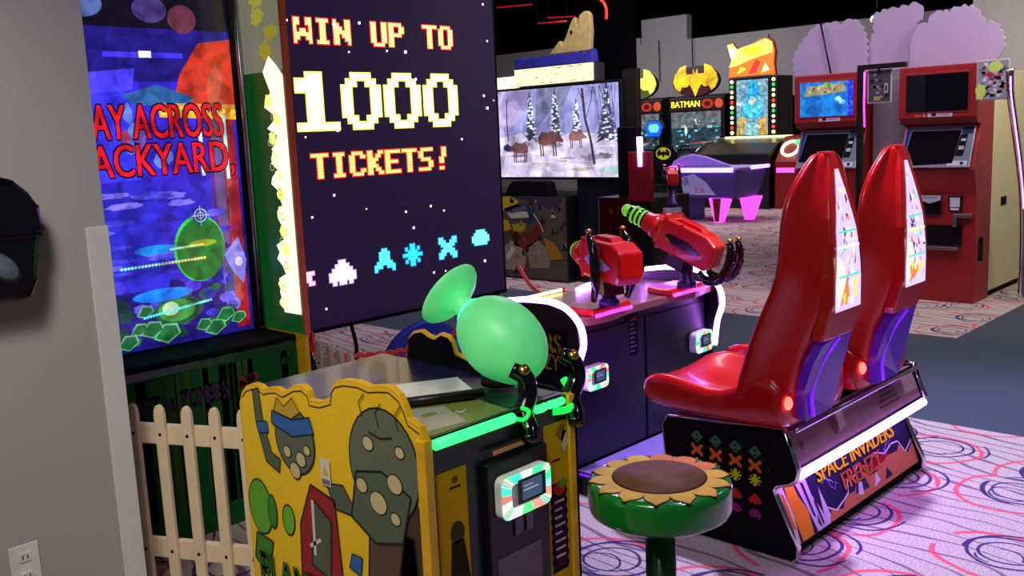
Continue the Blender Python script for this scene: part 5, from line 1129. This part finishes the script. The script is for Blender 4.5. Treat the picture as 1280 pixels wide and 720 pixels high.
# cut-out boards above the kiosks
def board(pts, x0, lbl):
    t = thing('cutout_board', lbl, 'cutout board', (x0, sum(p[0] for p in pts)/len(pts), 1.866), 'pale cut-out boards above the kiosks')
    MB().prism(pts, 'x', x0, x0+.018).build('board', 'lavender_board', t, bevel=.004)
    ys_ = [p[0] for p in pts]; a_, b_ = min(ys_), max(ys_); c_ = (a_+b_)/2
    MB().box(x0+.018, x0+.045, c_-.02, c_+.02, 1.866, 2.15).build('brace', 'dark_wood', t)
def ruffle(pts, amp=.018, seed=1):
    r_ = random.Random(seed); out = []
    for (a0, b0), (a1, b1) in zip(pts[:-1], pts[1:]):
        L = math.hypot(a1-a0, b1-b0); n = max(1, int(L/.055)); nx, nz = -(b1-b0)/L, (a1-a0)/L
        for k in range(n):
            for q_ in range(4):
                f = (k+q_/4)/n; s_ = math.sin(PI*q_/4)*amp*(1+r_.uniform(-.4, .4)); out.append((a0+(a1-a0)*f-nx*s_, b0+(b1-b0)*f-nz*s_))
    out.append(pts[-1]); return out
board([(4.24, 1.868)]+ruffle([(4.24, 1.92), (4.24, 2.06), (4.12, 2.22), (4.05, 2.29), (3.9, 2.31), (3.8, 2.29), (3.70, 2.32), (3.63, 2.27), (3.585, 2.16), (3.57, 1.98)], .02, 2)+[(3.56, 1.868)], 8.16, 'pale lavender ruffled cut-out board, leftmost of the three above the kiosks')
board([(3.585, 1.868)]+ruffle([(3.58, 2.0), (3.55, 2.14), (3.52, 2.2), (3.535, 2.33), (3.42, 2.37), (3.32, 2.37), (3.16, 2.39), (3.12, 2.31), (3.17, 2.23), (3.06, 2.12)], .02, 4)+[(3.05, 1.868)], 8.19, 'pale lavender ruffled cut-out board, tallest and in the middle above the kiosks')
board([(3.20, 1.868), (3.20, 2.10)]+ruffle([(3.15, 2.20), (3.06, 2.22), (3.01, 2.30), (2.9, 2.29), (2.81, 2.32), (2.70, 2.30), (2.62, 2.17), (2.55, 2.17), (2.49, 2.07), (2.48, 1.96)], .02, 6)+[(2.52, 1.90), (2.57, 1.868)], 8.14, 'pale lavender ruffled cut-out board, rightmost of the three above the dark-screened kiosk')
t = thing('hanging_rod', 'thin black slanted rod in front of the leftmost pale board', 'rod', (8.1, 3.9, 1.87))
MB().tube([(8.10, 3.86, 1.87), (8.10, 3.96, 2.31)], .009, 6).build('rod', 'black_paint', t)
# cream cabinet, acrylic sign, chrome edge
t = thing('cream_cabinet', 'tall plain cream cabinet right of the red kiosks', 'cabinet', (8.7, 2.8, 0))
MB().box(8.24, 9.25, 2.56, 3.1, .05, 1.82).build('body', 'cream', t, bevel=.006)
MB().box(8.28, 9.22, 2.58, 3.08, 0, .05).build('plinth', 'black_matte', t)
MB().box(8.47, 8.60, 2.553, 2.56, .73, .80).build('keyhole_plate', 'black_matte', t, bevel=.003)
t = thing('acrylic_sign', 'small clear sign with lime leaves and red print at the red kiosk upper corner', 'sign', (7.78, 2.43, 1.58))
MB().box(7.775, 7.783, 2.325, 2.553, 1.58, 1.873).build('plate', 'clear_plate', t, bevel=.003)
a = Art((7.773, 2.548, 1.585), (0, -1, 0), (0, 0, 1), (-1, 0, 0), .001); a.rect(0, .218, 0, .283, (150, 148, 156), 0)
for k in range(60): a.ell(rr.uniform(.02, .20), rr.uniform(.02, .26), .016, .012, rr.choice([(196, 190, 200), (90, 80, 96), (190, 60, 80), (120, 120, 130), (226, 220, 226), (70, 60, 80)]), 1, jag=.4)
a.ell(.13, .24, .05, .04, (200, 224, 110), 2, jag=.2); a.ell(.03, .06, .035, .06, (200, 224, 110), 2, jag=.2); a.ell(.09, .18, .035, .018, (196, 40, 70), 3, jag=.3)
a.build('sign_picture', 'art_print', t)
t = thing('chrome_rail', 'long shiny curved chrome edge rail at the right border of the view', 'rail', (8.0, 2.3, 0))
pts = smooth_path([(7.71, 2.30, 1.80), (7.74, 2.30, 1.62), (7.86, 2.30, 1.40), (8.02, 2.30, 1.10), (8.14, 2.30, .80), (8.20, 2.30, .40), (8.20, 2.30, .0)], 6)
MB().tube(pts, .028, 12).build('rail', 'chrome', t)
MB().tube([p+Vector((-.03, -.012, 0)) for p in pts[2:26]], .006, 6).build('reflected_strip', 'violet_led_far', t)  # glowing tube put in as a violet reflection on the chrome

# ================================================================== CEILING THINGS
for k, (a0, b0, r) in enumerate((((10.5, 11.5, 4.0), (15.5, 4.5, 4.0), .05), ((9.0, 9.0, 3.75), (13.5, 2.5, 3.75), .035), ((15.0, 14.0, 4.3), (18.5, 6.0, 4.3), .09))):
    o = MB().tube([a0, b0], r, 10).build('ceiling_pipe', 'duct'); tag(o, ['grey pipe crossing under the black ceiling above the alley game', 'thin grey conduit hung lowest under the black ceiling', 'fat dark duct at the back of the black ceiling'][k], 'pipe')
t = thing('neon_arc', 'small red neon arc hanging beside the beige topper', 'neon light', (7.6, 6.0, 2.6))
MB().tube([(7.5, 5.97-.09*math.sin(i*PI/14)-.05, 2.58+.13*math.cos(i*PI/14)) for i in range(1, 10)], .012, 8).build('tube', 'red_neon', t)
MB().tube([(7.5, 5.90, 2.68), (7.5, 5.90, 4.6)], .004, 6).build('cord', 'black_paint', t)
for k, p in enumerate((((10.4, 10.1, 3.30), (10.5, 9.5, 3.28)), ((11.5, 10.3, 3.15), (11.5, 9.7, 3.12)), ((10.2, 8.95, 3.02), (10.2, 8.45, 2.98)))):
    t = thing('red_strip_light', ['dim red strip light under the ceiling, topmost left', 'dim red strip light under the ceiling, just right of the big sign', 'dim red strip light under the ceiling, left of the beige topper'][k], 'strip light', p[0])
    MB().tube(list(p), .008, 8).build('tube', 'dim_red_tube', t)
    for e in p: MB().tube([e, (e[0], e[1], 4.6)], .004, 5).build('cord', 'black_paint', t)
t = thing('ceiling_spotlight', 'small warm yellow spotlight glowing between the pale boards', 'spotlight', (12, 5.17, 2.66))
MB().lathe([(.03, .12), (.06, .08), (.065, 0), (.055, -.01)], (12.05, 5.17, 2.68), (1, 0, .2), 16).build('can', 'black_paint', t)
MB().ball((12.02, 5.17, 2.68), .048, n=14).build('bulb', 'warm_lamp', t)
MB().tube([(12.1, 5.17, 2.70), (12.1, 5.17, 4.6)], .012, 6).build('stem', 'black_paint', t)
for k, (y, z) in enumerate(((12.3, 3.45), (13.2, 3.45), (10.4, 3.30))):
    o = MB().tube([(18.9, y, z), (18.95, y+.02, 2.5)], .012, 5).build('hanging_cable', 'black_matte'); tag(o, ['dark cable hanging on the stepped part of the back wall', 'dark cable hanging left of the stepped part of the back wall', 'dark cable hanging on the back wall above the unlit bat emblem'][k], 'cable')
